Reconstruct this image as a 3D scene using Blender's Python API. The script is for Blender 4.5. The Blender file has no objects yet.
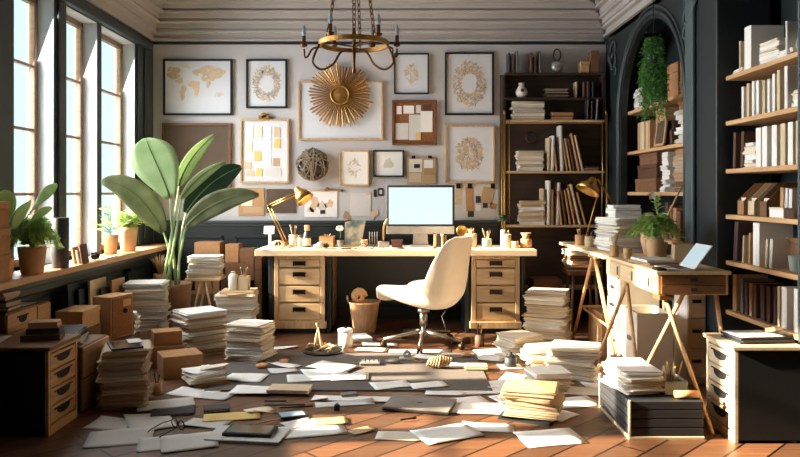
import bpy, math, random
from mathutils import Matrix, Vector, noise
random.seed(7)
R = random.Random(11)
col = bpy.context.scene.collection
PI = math.pi
FP, EYE = 720.0, 1.29
def P(x, y, Y): return Vector(((x-400)*Y/FP, Y, EYE-(y-192)*Y/FP))
def F(x, y, z=0.0):
    Y = FP*(EYE-z)/(y-192.0); return Vector(((x-400)*Y/FP, Y, z))
def lin(h):
    h = h.lstrip('#'); c = [int(h[i:i+2], 16)/255 for i in (0, 2, 4)]
    return tuple((v/12.92 if v <= .04045 else ((v+.055)/1.055)**2.4) for v in c)+(1,)
# ---------------------------------------------------------------- materials
MT = {}
def nodes(name):
    m = bpy.data.materials.new(name); m.use_nodes = True
    nt = m.node_tree; b = nt.nodes['Principled BSDF']; MT[name] = m
    return m, nt, b
def coords(nt, scale=(1, 1, 1), rot=(0, 0, 0)):
    t = nt.nodes.new('ShaderNodeTexCoord'); mp = nt.nodes.new('ShaderNodeMapping')
    mp.inputs['Scale'].default_value = scale; mp.inputs['Rotation'].default_value = rot
    nt.links.new(t.outputs['Object'], mp.inputs[0]); return mp.outputs[0]
def ramp(nt, fac, stops):
    r = nt.nodes.new('ShaderNodeValToRGB'); e = r.color_ramp.elements
    e[0].position, e[0].color = stops[0]; e[1].position, e[1].color = stops[-1]
    for p, c in stops[1:-1]:
        k = e.new(p); k.color = c
    nt.links.new(fac, r.inputs[0]); return r.outputs[0]
def bump(nt, b, fac, s, d=.01):
    n = nt.nodes.new('ShaderNodeBump'); n.inputs['Strength'].default_value = s; n.inputs['Distance'].default_value = d
    nt.links.new(fac, n.inputs['Height']); nt.links.new(n.outputs[0], b.inputs['Normal'])
def plain(name, c, rough=.6, metal=0, var=.12, sc=14, bmp=0, sheen=0):
    m, nt, b = nodes(name); c = lin(c)
    n = nt.nodes.new('ShaderNodeTexNoise'); n.inputs['Scale'].default_value = sc; n.inputs['Detail'].default_value = 4
    nt.links.new(coords(nt), n.inputs['Vector'])
    a = tuple(v*(1-var) for v in c[:3])+(1,); d = tuple(min(1, v*(1+var)) for v in c[:3])+(1,)
    nt.links.new(ramp(nt, n.outputs[0], [(.3, a), (.7, d)]), b.inputs['Base Color'])
    b.inputs['Roughness'].default_value = rough; b.inputs['Metallic'].default_value = metal
    if bmp: bump(nt, b, n.outputs[0], bmp)
    return m
def wood(name, c1, c2, scale=(2, 30, 30), rough=.5, bmp=.08):
    m, nt, b = nodes(name)
    n = nt.nodes.new('ShaderNodeTexNoise'); n.inputs['Scale'].default_value = 1.0; n.inputs['Detail'].default_value = 6; n.inputs['Distortion'].default_value = .6
    nt.links.new(coords(nt, scale), n.inputs['Vector'])
    nt.links.new(ramp(nt, n.outputs[0], [(.3, lin(c1)), (.7, lin(c2))]), b.inputs['Base Color'])
    b.inputs['Roughness'].default_value = rough; bump(nt, b, n.outputs[0], bmp, .004)
    return m
def emit(name, c, s):
    m, nt, b = nodes(name); b.inputs['Base Color'].default_value = (0, 0, 0, 1)
    b.inputs['Emission Color'].default_value = lin(c); b.inputs['Emission Strength'].default_value = s; b.inputs['Roughness'].default_value = .4
    return m
def leafmat(name, c1, c2, rough=.45, tl=.38):
    m, nt, b = nodes(name)
    n = nt.nodes.new('ShaderNodeTexNoise'); n.inputs['Scale'].default_value = 9
    nt.links.new(coords(nt), n.inputs['Vector'])
    nt.links.new(ramp(nt, n.outputs[0], [(.3, lin(c1)), (.7, lin(c2))]), b.inputs['Base Color'])
    b.inputs['Roughness'].default_value = rough
    tr = nt.nodes.new('ShaderNodeBsdfTranslucent'); tr.inputs[0].default_value = lin(c2)
    mx = nt.nodes.new('ShaderNodeMixShader'); mx.inputs[0].default_value = tl
    out = nt.nodes['Material Output']
    nt.links.new(b.outputs[0], mx.inputs[1]); nt.links.new(tr.outputs[0], mx.inputs[2]); nt.links.new(mx.outputs[0], out.inputs[0])
    return m
def glassmat(name, tint, fac=.12, rough=.02):
    m, nt, b = nodes(name); b.inputs['Base Color'].default_value = lin(tint); b.inputs['Roughness'].default_value = rough
    b.inputs['Metallic'].default_value = 0
    t = nt.nodes.new('ShaderNodeBsdfTransparent'); t.inputs[0].default_value = lin(tint)
    mx = nt.nodes.new('ShaderNodeMixShader'); mx.inputs[0].default_value = fac
    nt.links.new(t.outputs[0], mx.inputs[1]); nt.links.new(b.outputs[0], mx.inputs[2])
    nt.links.new(mx.outputs[0], nt.nodes['Material Output'].inputs[0]); return m
def floormat():
    m, nt, b = nodes('floor_planks')
    v = coords(nt, (1, 1, 1), (0, 0, -PI/4))
    k = nt.nodes.new('ShaderNodeTexBrick'); k.offset = .37
    for s, val in (('Scale', 1), ('Mortar Size', .006), ('Brick Width', 1.9), ('Row Height', .15), ('Bias', 0)): k.inputs[s].default_value = val
    k.inputs['Color1'].default_value = lin('#7c5439'); k.inputs['Color2'].default_value = lin('#5a3e2b'); k.inputs['Mortar'].default_value = lin('#120a06')
    nt.links.new(v, k.inputs['Vector'])
    n = nt.nodes.new('ShaderNodeTexNoise'); n.inputs['Scale'].default_value = 1; n.inputs['Detail'].default_value = 7; n.inputs['Distortion'].default_value = .8
    nt.links.new(coords(nt, (2.2, 32, 1), (0, 0, -PI/4)), n.inputs['Vector'])
    g = ramp(nt, n.outputs[0], [(.25, (.45, .42, .4, 1)), (.75, (1.25, 1.25, 1.25, 1))])
    x = nt.nodes.new('ShaderNodeMixRGB'); x.blend_type = 'MULTIPLY'; x.inputs[0].default_value = .8
    nt.links.new(k.outputs['Color'], x.inputs[1]); nt.links.new(g, x.inputs[2]); nt.links.new(x.outputs[0], b.inputs['Base Color'])
    b.inputs['Roughness'].default_value = .42; bump(nt, b, k.outputs['Fac'], -.35, .004); return m
def rulepaper(name, base, ink, axis=1, sc=60):
    m, nt, b = nodes(name)
    w = nt.nodes.new('ShaderNodeTexWave'); w.bands_direction = 'XYZ'[axis]; w.inputs['Scale'].default_value = sc/6.28; w.inputs['Distortion'].default_value = .3
    nt.links.new(coords(nt), w.inputs['Vector'])
    nt.links.new(ramp(nt, w.outputs[0], [(.72, lin(base)), (.85, lin(ink))]), b.inputs['Base Color']); b.inputs['Roughness'].default_value = .8; return m
M = {}
M['floor'] = floormat()
M['plaster'] = plain('plaster', '#c2c0c1', .85, var=.04, sc=3, bmp=.02)
M['teal'] = plain('dark_teal_paint', '#353f41', .5, var=.08, sc=4)
M['teal2'] = plain('deep_teal_paint', '#1c2528', .5, var=.08, sc=4)
M['teal3'] = plain('lit_edge_teal', '#4d585a', .5, var=.08, sc=6)  # lighter teal: window light on edges painted into the colour
M['black'] = plain('black_lacquer_and_shade', '#06070a', .7)
M['reveal'] = plain('white_reveal', '#c9ccce', .7, var=.04)
M['crown'] = plain('crown_paint', '#b3aeab', .65, var=.05, sc=3)
M['winwood'] = wood('window_wood', '#7d6650', '#98806a')
M['sill'] = wood('sill_wood', '#b58a62', '#cda67c', (30, 2, 30))
M['oak'] = wood('light_oak', '#bd9a70', '#d8bb93', (2.5, 30, 30))
M['oakv'] = wood('light_oak_upright', '#b5926a', '#d2b48c', (30, 30, 2.5))
M['oaktop'] = wood('pale_oak_top', '#c9b394', '#dcc9ac', (2, 30, 30))
M['oakyt'] = wood('pale_oak_long', '#c9b08a', '#dcc6a2', (30, 2, 30))
M['oaky'] = wood('oak_long', '#b98b5a', '#d2a878', (30, 2.5, 30))
M['brown'] = wood('brown_wood', '#5f3c22', '#7e5431', (3, 25, 25))
M['browny'] = wood('brown_wood_long', '#6a452a', '#8c6039', (25, 3, 25))
M['shelfw'] = wood('shelf_wood', '#c09263', '#dcb587', (30, 2, 30))
M['darkw'] = wood('dark_wood', '#2c211a', '#43332a', (3, 25, 25))
M['card'] = plain('cardboard', '#a97c52', .85, var=.1, sc=20)
M['card2'] = plain('pale_cardboard', '#c49a6c', .85, var=.1, sc=20)
M['card3'] = plain('dark_cardboard', '#7b573b', .85, var=.12, sc=20)
M['brass'] = plain('brass', '#b28d50', .36, 1, .08)
M['gold'] = plain('antique_gold', '#b08243', .42, .85, .2, 30)
M['bronze'] = plain('dark_bronze', '#35291f', .4, .7)
M['rust'] = plain('aged_bronze', '#6b4a28', .4, .8, .3, 20)
M['steel'] = plain('chair_steel', '#8b857c', .3, .9)
M['silver'] = plain('silver', '#a9a7a5', .35, .6)
M['paper'] = plain('white_paper', '#f0eeea', .85, var=.03, sc=6)
M['paper2'] = plain('cream_paper', '#e4d9c6', .85, var=.04, sc=6)
M['paper3'] = plain('grey_paper', '#d3d1cd', .85, var=.04, sc=6)
M['paper4'] = plain('kraft_paper', '#bda07a', .85, var=.06, sc=6)
M['paper5'] = plain('dull_paper', '#c2b09a', .85, var=.08, sc=12)
M['yellow'] = plain('yellow_paper', '#e3c277', .85, var=.04)
M['blue'] = plain('blue_paper', '#9db9c9', .7, var=.04)
M['printed'] = rulepaper('printed_paper', '#e8e4de', '#8f8a85', 1, 520)
M['white'] = plain('white_card', '#ece9e4', .7, var=.03)
M['cream'] = plain('cream_cover', '#d2bd9a', .7, var=.05)
M['tan'] = plain('tan_cover', '#b68d62', .7, var=.08)
M['dkbrown'] = plain('brown_cover', '#5a3c2a', .7, var=.1)
M['maroon'] = plain('maroon_cover', '#4e3335', .7, var=.1)
M['grey'] = plain('grey_cover', '#6f6d6c', .7, var=.06)
M['charcoal'] = plain('charcoal_cover', '#2a2c30', .55, var=.06)
M['navy'] = plain('dark_blue_cover', '#1f2a38', .55, var=.06)
M['screen'] = emit('lit_screen', '#dcf4f8', 1.15)
M['screen2'] = emit('laptop_screen', '#cfe6ee', .9)
M['glassdark'] = plain('dark_glass', '#1f2626', .12, .1)
M['terra'] = plain('terracotta', '#cf9c6c', .75, var=.12)
M['terra2'] = plain('pale_clay', '#c9a27c', .75, var=.1)
M['ceramic'] = plain('white_ceramic', '#e4ddd2', .35, var=.03)
M['stone'] = plain('grey_stone', '#857f79', .7, var=.15)
M['chair'] = plain('chair_shell', '#eadbc8', .45, var=.03)
M['rug'] = plain('rug_pile', '#68605b', .98, var=.18, sc=160, bmp=.5)
M['glass'] = glassmat('window_glass', '#fbfefe', .06)
M['jarglass'] = glassmat('jar_glass', '#dfe6e2', .3, .05)
M['bulb'] = glassmat('bulb_glass', '#c4d0d4', .6, .1)
M['lampglow'] = emit('lamp_glow', '#ffdf9a', 9)
M['leafL'] = leafmat('leaf_light', '#93ad7c', '#b3c79c')
M['leafM'] = leafmat('leaf_mid', '#60784a', '#889c68')
M['leafO'] = leafmat('leaf_olive', '#66704f', '#8f9774')
M['leafD'] = leafmat('leaf_dark', '#1e3629', '#33523b')
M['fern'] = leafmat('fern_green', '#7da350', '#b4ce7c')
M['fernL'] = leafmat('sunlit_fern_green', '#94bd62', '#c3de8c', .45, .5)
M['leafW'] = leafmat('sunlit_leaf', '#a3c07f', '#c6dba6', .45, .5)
M['offwhite'] = plain('offwhite_paint', '#d3c8b6', .7, var=.04)
M['trail'] = leafmat('trailing_green', '#356a30', '#639a48')
M['dry'] = plain('dried_grass', '#c4a27a', .9, var=.2)
M['cork'] = plain('cork', '#8b5a35', .9, var=.2, sc=60)
M['board'] = plain('brown_board', '#5b4a3b', .8, var=.15, sc=8)
M['ink'] = plain('tan_print', '#cbb899', .85, var=.15, sc=30)
M['ink2'] = plain('pale_print', '#d4cbbb', .85, var=.1, sc=30)
M['inkd'] = plain('grey_print', '#b0a79b', .85, var=.1, sc=30)
M['orange'] = plain('orange_print', '#dcbd9d', .85, var=.1, sc=30)
M['mount'] = plain('picture_mount', '#d6d9de', .85, var=.02)
M['wicker'] = plain('wicker', '#857661', .85, var=.3, sc=50, bmp=.3)
M['basketw'] = wood('basket_slats', '#9c7350', '#c19b72', (40, 40, 3))
M['paint'] = None
def paintmat():
    m, nt, b = nodes('abstract_paint')
    n = nt.nodes.new('ShaderNodeTexNoise'); n.inputs['Scale'].default_value = 7; n.inputs['Detail'].default_value = 3
    nt.links.new(coords(nt), n.inputs['Vector'])
    nt.links.new(ramp(nt, n.outputs[0], [(.32, lin('#4f5a58')), (.45, lin('#8d9488')), (.55, lin('#cfc3a6')), (.68, lin('#d0a662'))]), b.inputs['Base Color'])
    b.inputs['Roughness'].default_value = .7; return m
M['paint'] = paintmat()
# ---------------------------------------------------------------- mesh builder
def cr(pts, n=6):
    pts = [Vector(p) for p in pts]; q = [pts[0]*2-pts[1]]+pts+[pts[-1]*2-pts[-2]]; out = []
    for i in range(1, len(q)-2):
        a, b, c, d = q[i-1:i+3]
        for k in range(n):
            t = k/n; out.append(.5*((2*b)+(c-a)*t+(2*a-5*b+4*c-d)*t*t+(3*b-a-3*c+d)*t**3))
    return out+[pts[-1]]
class MB:
    def __init__(s): s.v, s.f, s.sm, s.mi = [], [], [], []
    def add(s, vs, fs, smooth=False, mi=0, X=None):
        n = len(s.v)
        s.v += [(X @ Vector(p)) if X is not None else Vector(p) for p in vs]
        for f in fs: s.f.append([i+n for i in f]); s.sm.append(smooth); s.mi.append(mi)
        return s
    def box(s, a, b, X=None, mi=0):
        (x0, y0, z0), (x1, y1, z1) = a, b
        vs = [(x0, y0, z0), (x1, y0, z0), (x1, y1, z0), (x0, y1, z0), (x0, y0, z1), (x1, y0, z1), (x1, y1, z1), (x0, y1, z1)]
        return s.add(vs, [(0, 3, 2, 1), (4, 5, 6, 7), (0, 1, 5, 4), (1, 2, 6, 5), (2, 3, 7, 6), (3, 0, 4, 7)], False, mi, X)
    def cbox(s, c, d, X=None, mi=0):
        return s.box([c[i]-d[i]/2 for i in range(3)], [c[i]+d[i]/2 for i in range(3)], X, mi)
    def prism(s, poly, h, X=None, mi=0):          # poly in xy, extruded 0..h in z
        n = len(poly); vs = [(x, y, 0) for x, y in poly]+[(x, y, h) for x, y in poly]
        fs = [tuple(range(n))[::-1], tuple(range(n, 2*n))]+[(i, (i+1) % n, n+(i+1) % n, n+i) for i in range(n)]
        return s.add(vs, fs, False, mi, X)
    def tube(s, pts, r, n=8, mi=0, closed=False, X=None):
        pts = [Vector(p) for p in pts]; k = len(pts)
        rr = r if isinstance(r, (list, tuple)) else [r]*k
        vs, fs = [], []; up = None
        for i, p in enumerate(pts):
            if closed: t = pts[(i+1) % k]-pts[i-1]
            else: t = pts[min(i+1, k-1)]-pts[max(i-1, 0)]
            t.normalize()
            if up is None: up = Vector((0, 0, 1)) if abs(t.z) < .9 else Vector((1, 0, 0))
            a = t.cross(up); a.normalize(); b = a.cross(t); up = b
            for j in range(n):
                an = 2*PI*j/n; vs.append(p+(a*math.cos(an)+b*math.sin(an))*rr[i])
        for i in range(k if closed else k-1):
            for j in range(n):
                q = ((i+1) % k)*n
                fs.append((i*n+j, i*n+(j+1) % n, q+(j+1) % n, q+j))
        if not closed: fs += [tuple(range(n))[::-1], tuple(range((k-1)*n, k*n))]
        return s.add(vs, fs, True, mi, X)
    def lathe(s, prof, loc=(0, 0, 0), n=20, X=None, mi=0, cap=True):
        vs, fs = [], []
        for r, z in prof:
            for j in range(n):
                a = 2*PI*j/n; vs.append((loc[0]+r*math.cos(a), loc[1]+r*math.sin(a), loc[2]+z))
        for i in range(len(prof)-1):
            for j in range(n): fs.append((i*n+j, i*n+(j+1) % n, (i+1)*n+(j+1) % n, (i+1)*n+j))
        if cap: fs += [tuple(range(n))[::-1], tuple(range((len(prof)-1)*n, len(prof)*n))]
        return s.add(vs, fs, True, mi, X)
    def ball(s, c, r, sc=(1, 1, 1), n=14, mi=0):
        pr = [(max(1e-4, r*math.sin(PI*i/8)), -r*math.cos(PI*i/8)) for i in range(9)]
        X = Matrix.Translation(c) @ Matrix.Diagonal((*sc, 1)); return s.lathe(pr, n=n, X=X, mi=mi)
    def grid(s, fn, nu, nv, smooth=True, mi=0, X=None):
        vs = [fn(i/nu, j/nv) for i in range(nu+1) for j in range(nv+1)]; w = nv+1
        return s.add(vs, [(i*w+j, (i+1)*w+j, (i+1)*w+j+1, i*w+j+1) for i in range(nu) for j in range(nv)], smooth, mi, X)
    def leaf(s, a, b, w, side, droop=0, n=4, mi=0):   # small pointed leaf from a to b
        a, b, side = Vector(a), Vector(b), Vector(side).normalized(); vs = []
        for i in range(n+1):
            t = i/n; p = a.lerp(b, t)+Vector((0, 0, -droop*t*t)); ww = w*math.sin(PI*min(1, t*.92+.06))
            vs += [p-side*ww, p+side*ww]
        return s.add(vs, [(2*i, 2*i+1, 2*i+3, 2*i+2) for i in range(n)], True, mi)
    def bound(s):
        return [min(p[i] for p in s.v) for i in range(3)], [max(p[i] for p in s.v) for i in range(3)]
    def build(s, name, mats, parent=None, bevel=0, solid=0, sub=0, seg=2):
        if not isinstance(mats, (list, tuple)): mats = [mats]
        if parent is not None: L = W[parent.name]
        else:
            lo, hi = s.bound(); L = Vector(((lo[0]+hi[0])/2, (lo[1]+hi[1])/2, lo[2]))
        me = bpy.data.meshes.new(name); me.from_pydata([tuple(p-L) for p in s.v], [], s.f)
        for i, p in enumerate(me.polygons): p.use_smooth = s.sm[i]; p.material_index = s.mi[i]
        for m in mats: me.materials.append(m)
        me.update()
        o = bpy.data.objects.new(name, me); col.objects.link(o); W[o.name] = L
        if parent is not None: o.parent = parent
        else: o.location = L
        if sub: k = o.modifiers.new('s', 'SUBSURF'); k.levels = k.render_levels = sub
        if solid: k = o.modifiers.new('t', 'SOLIDIFY'); k.thickness = solid; k.offset = 0
        if bevel:
            k = o.modifiers.new('b', 'BEVEL'); k.width = bevel; k.segments = seg; k.limit_method = 'ANGLE'; k.angle_limit = .8
        return o
W = {}
def thing(name, label, cat, loc, group=None):
    o = bpy.data.objects.new(name, None); o.empty_display_size = .05; col.objects.link(o)
    o.location = loc; W[o.name] = Vector(loc); o['label'] = label; o['category'] = cat
    if group: o['group'] = group
    return o
def tag(o, label, cat, group=None, kind=None):
    o['label'] = label; o['category'] = cat
    if group: o['group'] = group
    if kind: o['kind'] = kind
    return o
def struct(o): o['kind'] = 'structure'; return o
def lab(o, l): o['label'] = l; return o
def T(p, rz=0, rx=0, ry=0):
    return Matrix.Translation(p) @ Matrix.Rotation(rz, 4, 'Z') @ Matrix.Rotation(ry, 4, 'Y') @ Matrix.Rotation(rx, 4, 'X')
ORD = 'first second third fourth fifth sixth seventh eighth ninth tenth eleventh twelfth thirteenth fourteenth fifteenth sixteenth seventeenth eighteenth nineteenth twentieth'.split()
def sheaf_mb(c, w, d, h, rz, layers, jit=.006, seed=0):
    """a closed block of sheets whose edges jut out unevenly; every few sheets are a shade darker (slot 1)"""
    r = random.Random(seed); vs, fs, mi = [], [], []; hw, hd = w/2, d/2
    k = 0
    for i in range(layers):
        ox, oy, a = r.uniform(-jit, jit), r.uniform(-jit, jit), r.uniform(-jit, jit)*7
        if r.random() < .15: ox *= 2; oy *= 2
        dark = 1 if r.random() < .22 else 0; X = Matrix.Rotation(rz+a, 4, 'Z')
        for e in (0.0, .8):
            z = h*(i+e)/layers
            if i == layers-1 and e > .5: z = h
            q = .985 if e == 0 and i else 1
            for sx, sy in ((-1, -1), (1, -1), (1, 1), (-1, 1)):
                vs.append(X @ Vector((sx*hw*q+ox, sy*hd*q+oy, z))+Vector(c))
            k += 1; mi.append(dark)
    for i in range(k-1):
        for j in range(4): fs.append((i*4+j, i*4+(j+1) % 4, i*4+4+(j+1) % 4, i*4+4+j))
    n = len(fs); fs += [(3, 2, 1, 0), tuple(range(k*4-4, k*4))]
    m = MB(); m.add(vs, fs)
    for f in range(n): m.mi[f] = mi[f//4]
    return m
seedc = [100]
SHADE = dict(white_paper='paper2', cream_paper='paper5', grey_paper='paper2', dull_paper='tan', kraft_paper='paper5', white_card='paper3')
def stack(c, w, d, h, n, rz, where, mats=('paper', 'paper2', 'paper3', 'paper'), messy=.02, name='paper_sheaf', what='paper sheaf', lay=4, top=None, jit=.011, bot=None):
    """n sheaves on top of each other; every sheaf is its own thing"""
    z = c[2]; hs = [R.uniform(.6, 1.4) for _ in range(n)]; t = sum(hs); out = []
    for i in range(n):
        hh = h*hs[i]/t; seedc[0] += 1
        cc = (c[0]+R.uniform(-messy, messy), c[1]+R.uniform(-messy, messy), z)
        m = sheaf_mb(cc, w*R.uniform(.93, 1.0), d*R.uniform(.93, 1.0), hh-.0006, rz+R.uniform(-.12, .12), max(2, min(12, int(hh/.0042))), jit, seedc[0])
        mt = M[mats[R.randrange(len(mats))]] if not (top and i == n-1) else M[top]
        if bot and i == 0: mt = M[bot]
        o = m.build(name, [mt, M[SHADE.get(mt.name, 'paper5')]]); k = n-1-i
        if n == 1: l = f'{what} lying {where}'
        elif k == 0: l = f'topmost {what} of the {where}'
        elif i == 0: l = f'bottom {what} of the {where}'
        else: l = f'{ORD[k]} {what} down in the {where}'
        tag(o, l, 'paper', 'sheaves of the '+where); z += hh; out.append(o)
    return z
def sheet(x, y, w, d, rz, label, mat='paper', z=0.003, curl=.006, base=0.0, name='paper_sheet', cat='paper', group='loose sheets on the floor'):
    p = F(x, y, base); return sheet_at((p.x, p.y, base+z), w, d, rz, label, mat, curl, name, cat, group)
def sheet_at(p, w, d, rz, label, mat='paper', curl=.006, name='paper_sheet', cat='paper', group='loose sheets on the floor'):
    seedc[0] += 1; r = random.Random(seedc[0]); ph = r.uniform(0, 6); cx, cy = r.uniform(-1, 1), r.uniform(-1, 1)
    X = T(p, rz)
    def fn(u, v):
        a, b = u-.5, v-.5
        return (a*w, b*d, curl*(max(0, a*cx+b*cy)**2*3+.15*(1+math.sin(ph+6*u+4*v))))
    o = MB().grid(fn, 6, 6, X=X).build(name, M[mat], solid=.0012)
    return tag(o, label, cat, group)
# ================================================================ ROOM
XL, XR, YB, YF, ZC = -2.52, 2.52, 7.35, -1.2, 3.36
def sbox(name, a, b, m, bevel=0): return struct(MB().box(a, b).build(name, M[m], bevel=bevel))
sbox('floor', (-2.8, YF, -.1), (2.7, YB+.15, 0), 'floor')
sbox('ceiling', (-2.8, YF, ZC), (2.7, YB+.15, ZC+.1), 'crown')
sbox('wall_back', (-2.8, YB, 0), (2.7, YB+.15, ZC), 'plaster')
sbox('wall_right', (XR, YF, 0), (XR+.15, YB, ZC), 'teal2')
sbox('wall_front', (-2.8, YF-.15, 0), (2.7, YF, ZC), 'teal2')
# window wall with openings
WIN = [(3.1, 3.62), (3.72, 4.24), (4.70, 5.25), (5.44, 6.00), (6.08, 6.85)]  # first two openings are unseen, added to let light reach the bookcase
ZS, ZH = .77, 2.70
w = MB(); y = YF
for a, b in WIN:
    w.box((XL-.2, y, ZS), (XL, a, ZH)); y = b
w.box((XL-.2, y, ZS), (XL, YB, ZH)); w.box((XL-.2, YF, 0), (XL, YB, ZS)); w.box((XL-.2, YF, ZH), (XL, YB, ZC))
struct(w.build('wall_left', M['teal']))
for i, (a, b) in enumerate(WIN):
    wn = bpy.data.objects.new(f'window_{i+1}', None); col.objects.link(wn); wn.location = (XL-.14, a, ZS); W[wn.name] = wn.location.copy(); wn['kind'] = 'structure'
    j = MB()   # pale jamb lining of the reveal
    j.box((XL-.2, b-.006, ZS), (XL-.004, b-.0005, ZH)); j.box((XL-.2, a+.0005, ZS), (XL-.004, a+.006, ZH)); j.box((XL-.2, a, ZH-.006), (XL-.004, b, ZH-.0005))
    struct(j.build('jamb_lining', M['reveal'], wn))
    f = MB(); x0, x1 = XL-.165, XL-.115; t = .045
    a2, b2 = a+.008, b-.008
    f.box((x0, a2, ZS), (x1, a2+t, ZH-.01)); f.box((x0, b2-t, ZS), (x1, b2, ZH-.01)); f.box((x0, a2, ZH-.01-t), (x1, b2, ZH-.01)); f.box((x0, a2, ZS), (x1, b2, ZS+t+.01))
    struct(f.build('window_frame', M['winwood'], wn, bevel=.006))
    for z in (1.275, 1.735, 2.195):
        struct(MB().box((x0+.008, a2+t, z-.011), (x1-.008, b2-t, z+.011)).build('muntin', M['winwood'], wn, bevel=.003))
    struct(MB().box((XL-.143, a2+t-.005, ZS+t), (XL-.139, b2-t+.005, ZH-t)).build('window_pane', M['glass'], wn))
tn = [0]
def trim(mb, m, bevel=.004): tn[0] += 1; return struct(mb.build(f'trim_{tn[0]}', M[m], bevel=bevel))
# sill board, apron mouldings under it, corbels
trim(MB().box((XL-.12, 2.9, ZS-.045), (XL+.24, YB-.03, ZS)), 'sill', .01)
trim(MB().box((XL, 2.9, ZS-.1), (XL+.16, YB-.03, ZS-.046)), 'teal', .012)
trim(MB().box((XL, 2.9, ZS-.17), (XL+.07, YB-.03, ZS-.101)), 'teal', .012)
trim(MB().box((XL, 2.9, .0), (XL+.025, YB-.03, .14)), 'teal', .01)
for yy in (4.4, 5.6, 6.55):
    m = MB().box((XL+.01, yy, ZS-.3), (XL+.05, yy+.09, ZS-.171)); m.box((XL+.01, yy-.01, ZS-.21), (XL+.075, yy+.1, ZS-.171)); trim(m, 'teal', .008)
for y0, y1 in ((3.0, 4.3), (4.55, 5.5), (5.75, 6.45), (6.7, 7.15)):
    m = MB()
    for a, b in (((y0, .2), (y1, .23)), ((y0, .52), (y1, .55)), ((y0, .2), (y0+.03, .55)), ((y1-.03, .2), (y1, .55))): m.box((XL, a[0], a[1]), (XL+.015, b[0], b[1]))
    trim(m, 'teal', .004)
# window casings (head mould and pilaster strips)
trim(MB().box((XL, 1.0, ZH+.005), (XL+.05, 7.2, ZH+.05)).box((XL, 1.0, ZH+.05), (XL+.03, 7.2, ZH+.1)), 'teal', .008)
for y0, y1 in ((4.3, 4.66), (5.29, 5.4), (6.89, 7.0), (7.07, 7.3)): trim(MB().box((XL, y0, ZS+.002), (XL+.02, y1, ZH+.004)), 'teal', .008)
# crown moulding, profile (out, z)
CP = [(0, 2.825), (.03, 2.825), (.03, 2.85), (.012, 2.852), (.012, 2.90), (.055, 2.905), (.06, 2.925), (.04, 2.93), (.04, 2.945), (.06, 2.95), (.06, 2.995), (.095, 3.0), (.1, 3.015), (.075, 3.02), (.075, 3.035), (.09, 3.04), (.1, 3.085), (.15, 3.09), (.155, 3.105), (.125, 3.11), (.125, 3.125), (.15, 3.13), (.16, 3.17), (.22, 3.175), (.225, 3.195), (.19, 3.2), (.19, 3.215), (.24, 3.25), (.3, 3.27), (.3, ZC-.001), (0, ZC-.001)]
def crown(fn, L):
    m = MB(); n = len(CP); vs = [fn(o, z, 0) for o, z in CP]+[fn(o, z, 1) for o, z in CP]
    m.add(vs, [(i, (i+1) % n, n+(i+1) % n, n+i) for i in range(n)]+[tuple(range(n)), tuple(range(n, 2*n))[::-1]]); return trim(m, 'crown', 0)
crown(lambda o, z, e: (XL+o if e == 0 else 2.1-o, YB-o, z), 0)
crown(lambda o, z, e: (XL+o, YB-o if e == 0 else YF, z), 0)
crown(lambda o, z, e: (2.1-o, YB-o if e == 0 else YF, z+.04 if z < 3.2 else z), 0)
trim(MB().box((XL, YB-.012, 2.795), (2.09, YB-.001, 2.822)), 'teal2', .002)
# wainscot on the back wall
trim(MB().box((XL+.02, YB-.03, 0), (2.1, YB-.001, .97)), 'teal2', 0)
trim(MB().box((XL+.02, YB-.06, .971), (1.0, YB-.001, 1.0)).box((XL+.02, YB-.045, .945), (1.0, YB-.031, .97)), 'teal', .006)
for k in range(5):
    x0 = -2.36+k*.68; m = MB()
    for a, b in (((x0, .2), (x0+.56, .225)), ((x0, .82), (x0+.56, .845)), ((x0, .2), (x0+.025, .845)), ((x0+.535, .2), (x0+.56, .845))): m.box((a[0], YB-.042, a[1]), (b[0], YB-.031, b[1]))
    trim(m, 'teal2', .004)
struct(MB().box((XL+.03, YB-.055, 0), (2.1, YB-.031, .13)).build('baseboard_back', M['teal2'], bevel=.008))
# ================================================================ ARCHED NICHE (built in shelving on the right)
XA = 2.1
def shelf_book(axis, pos, th, h, dep, front, z, mats, label, group, lean=0, name='book', cat='book', cov=None):
    """a bound volume standing on a shelf; its spine shows at `front`"""
    m = MB(); c = .0025 if th > .012 else .0015
    m.box((0, 0, 0), (c, dep, h)); m.box((th-c, 0, 0), (th, dep, h))
    # rounded spine
    vs = []; n = 5
    for i in range(n):
        a = i/(n-1); x = th*a; y = -.006*math.sin(PI*a) if th > .012 else 0
        vs += [(x, y, 0), (x, y, h)]
    m.add(vs, [(2*i, 2*i+2, 2*i+3, 2*i+1) for i in range(n-1)])
    m.box((c, .001, .004), (th-c, dep-.006, h-.005), mi=1)
    Lm = Matrix.Rotation(lean, 4, 'Y')
    if axis == 'x': X = Matrix.Translation((pos, front, z)) @ Lm
    else: X = Matrix.Translation((front, pos, z)) @ Matrix.Rotation(-PI/2, 4, 'Z') @ Lm     # spine faces -X, thickness runs towards -Y
    if lean < 0: X = X @ Matrix.Translation((0, 0, 0))
    mm = MB(); mm.v = [X @ p for p in m.v]; mm.f, mm.sm, mm.mi = m.f, m.sm, m.mi
    dz = z-min(p.z for p in mm.v)
    for p in mm.v: p.z += dz+.0005
    o = mm.build(name, [M[mats[0]], M[mats[1]]]); return tag(o, label, cat, group)
niche = thing('arched_bookcase', 'dark teal built-in bookcase under a carved round arch beside the back wall', 'bookcase', (XA+.2, 6.0, 0))
Y0, Y1, YA0, YA1, ZSP = 4.9, 7.34, 5.33, 6.84, 1.985
yc, rr = (YA0+YA1)/2, (YA1-YA0)/2
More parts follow.
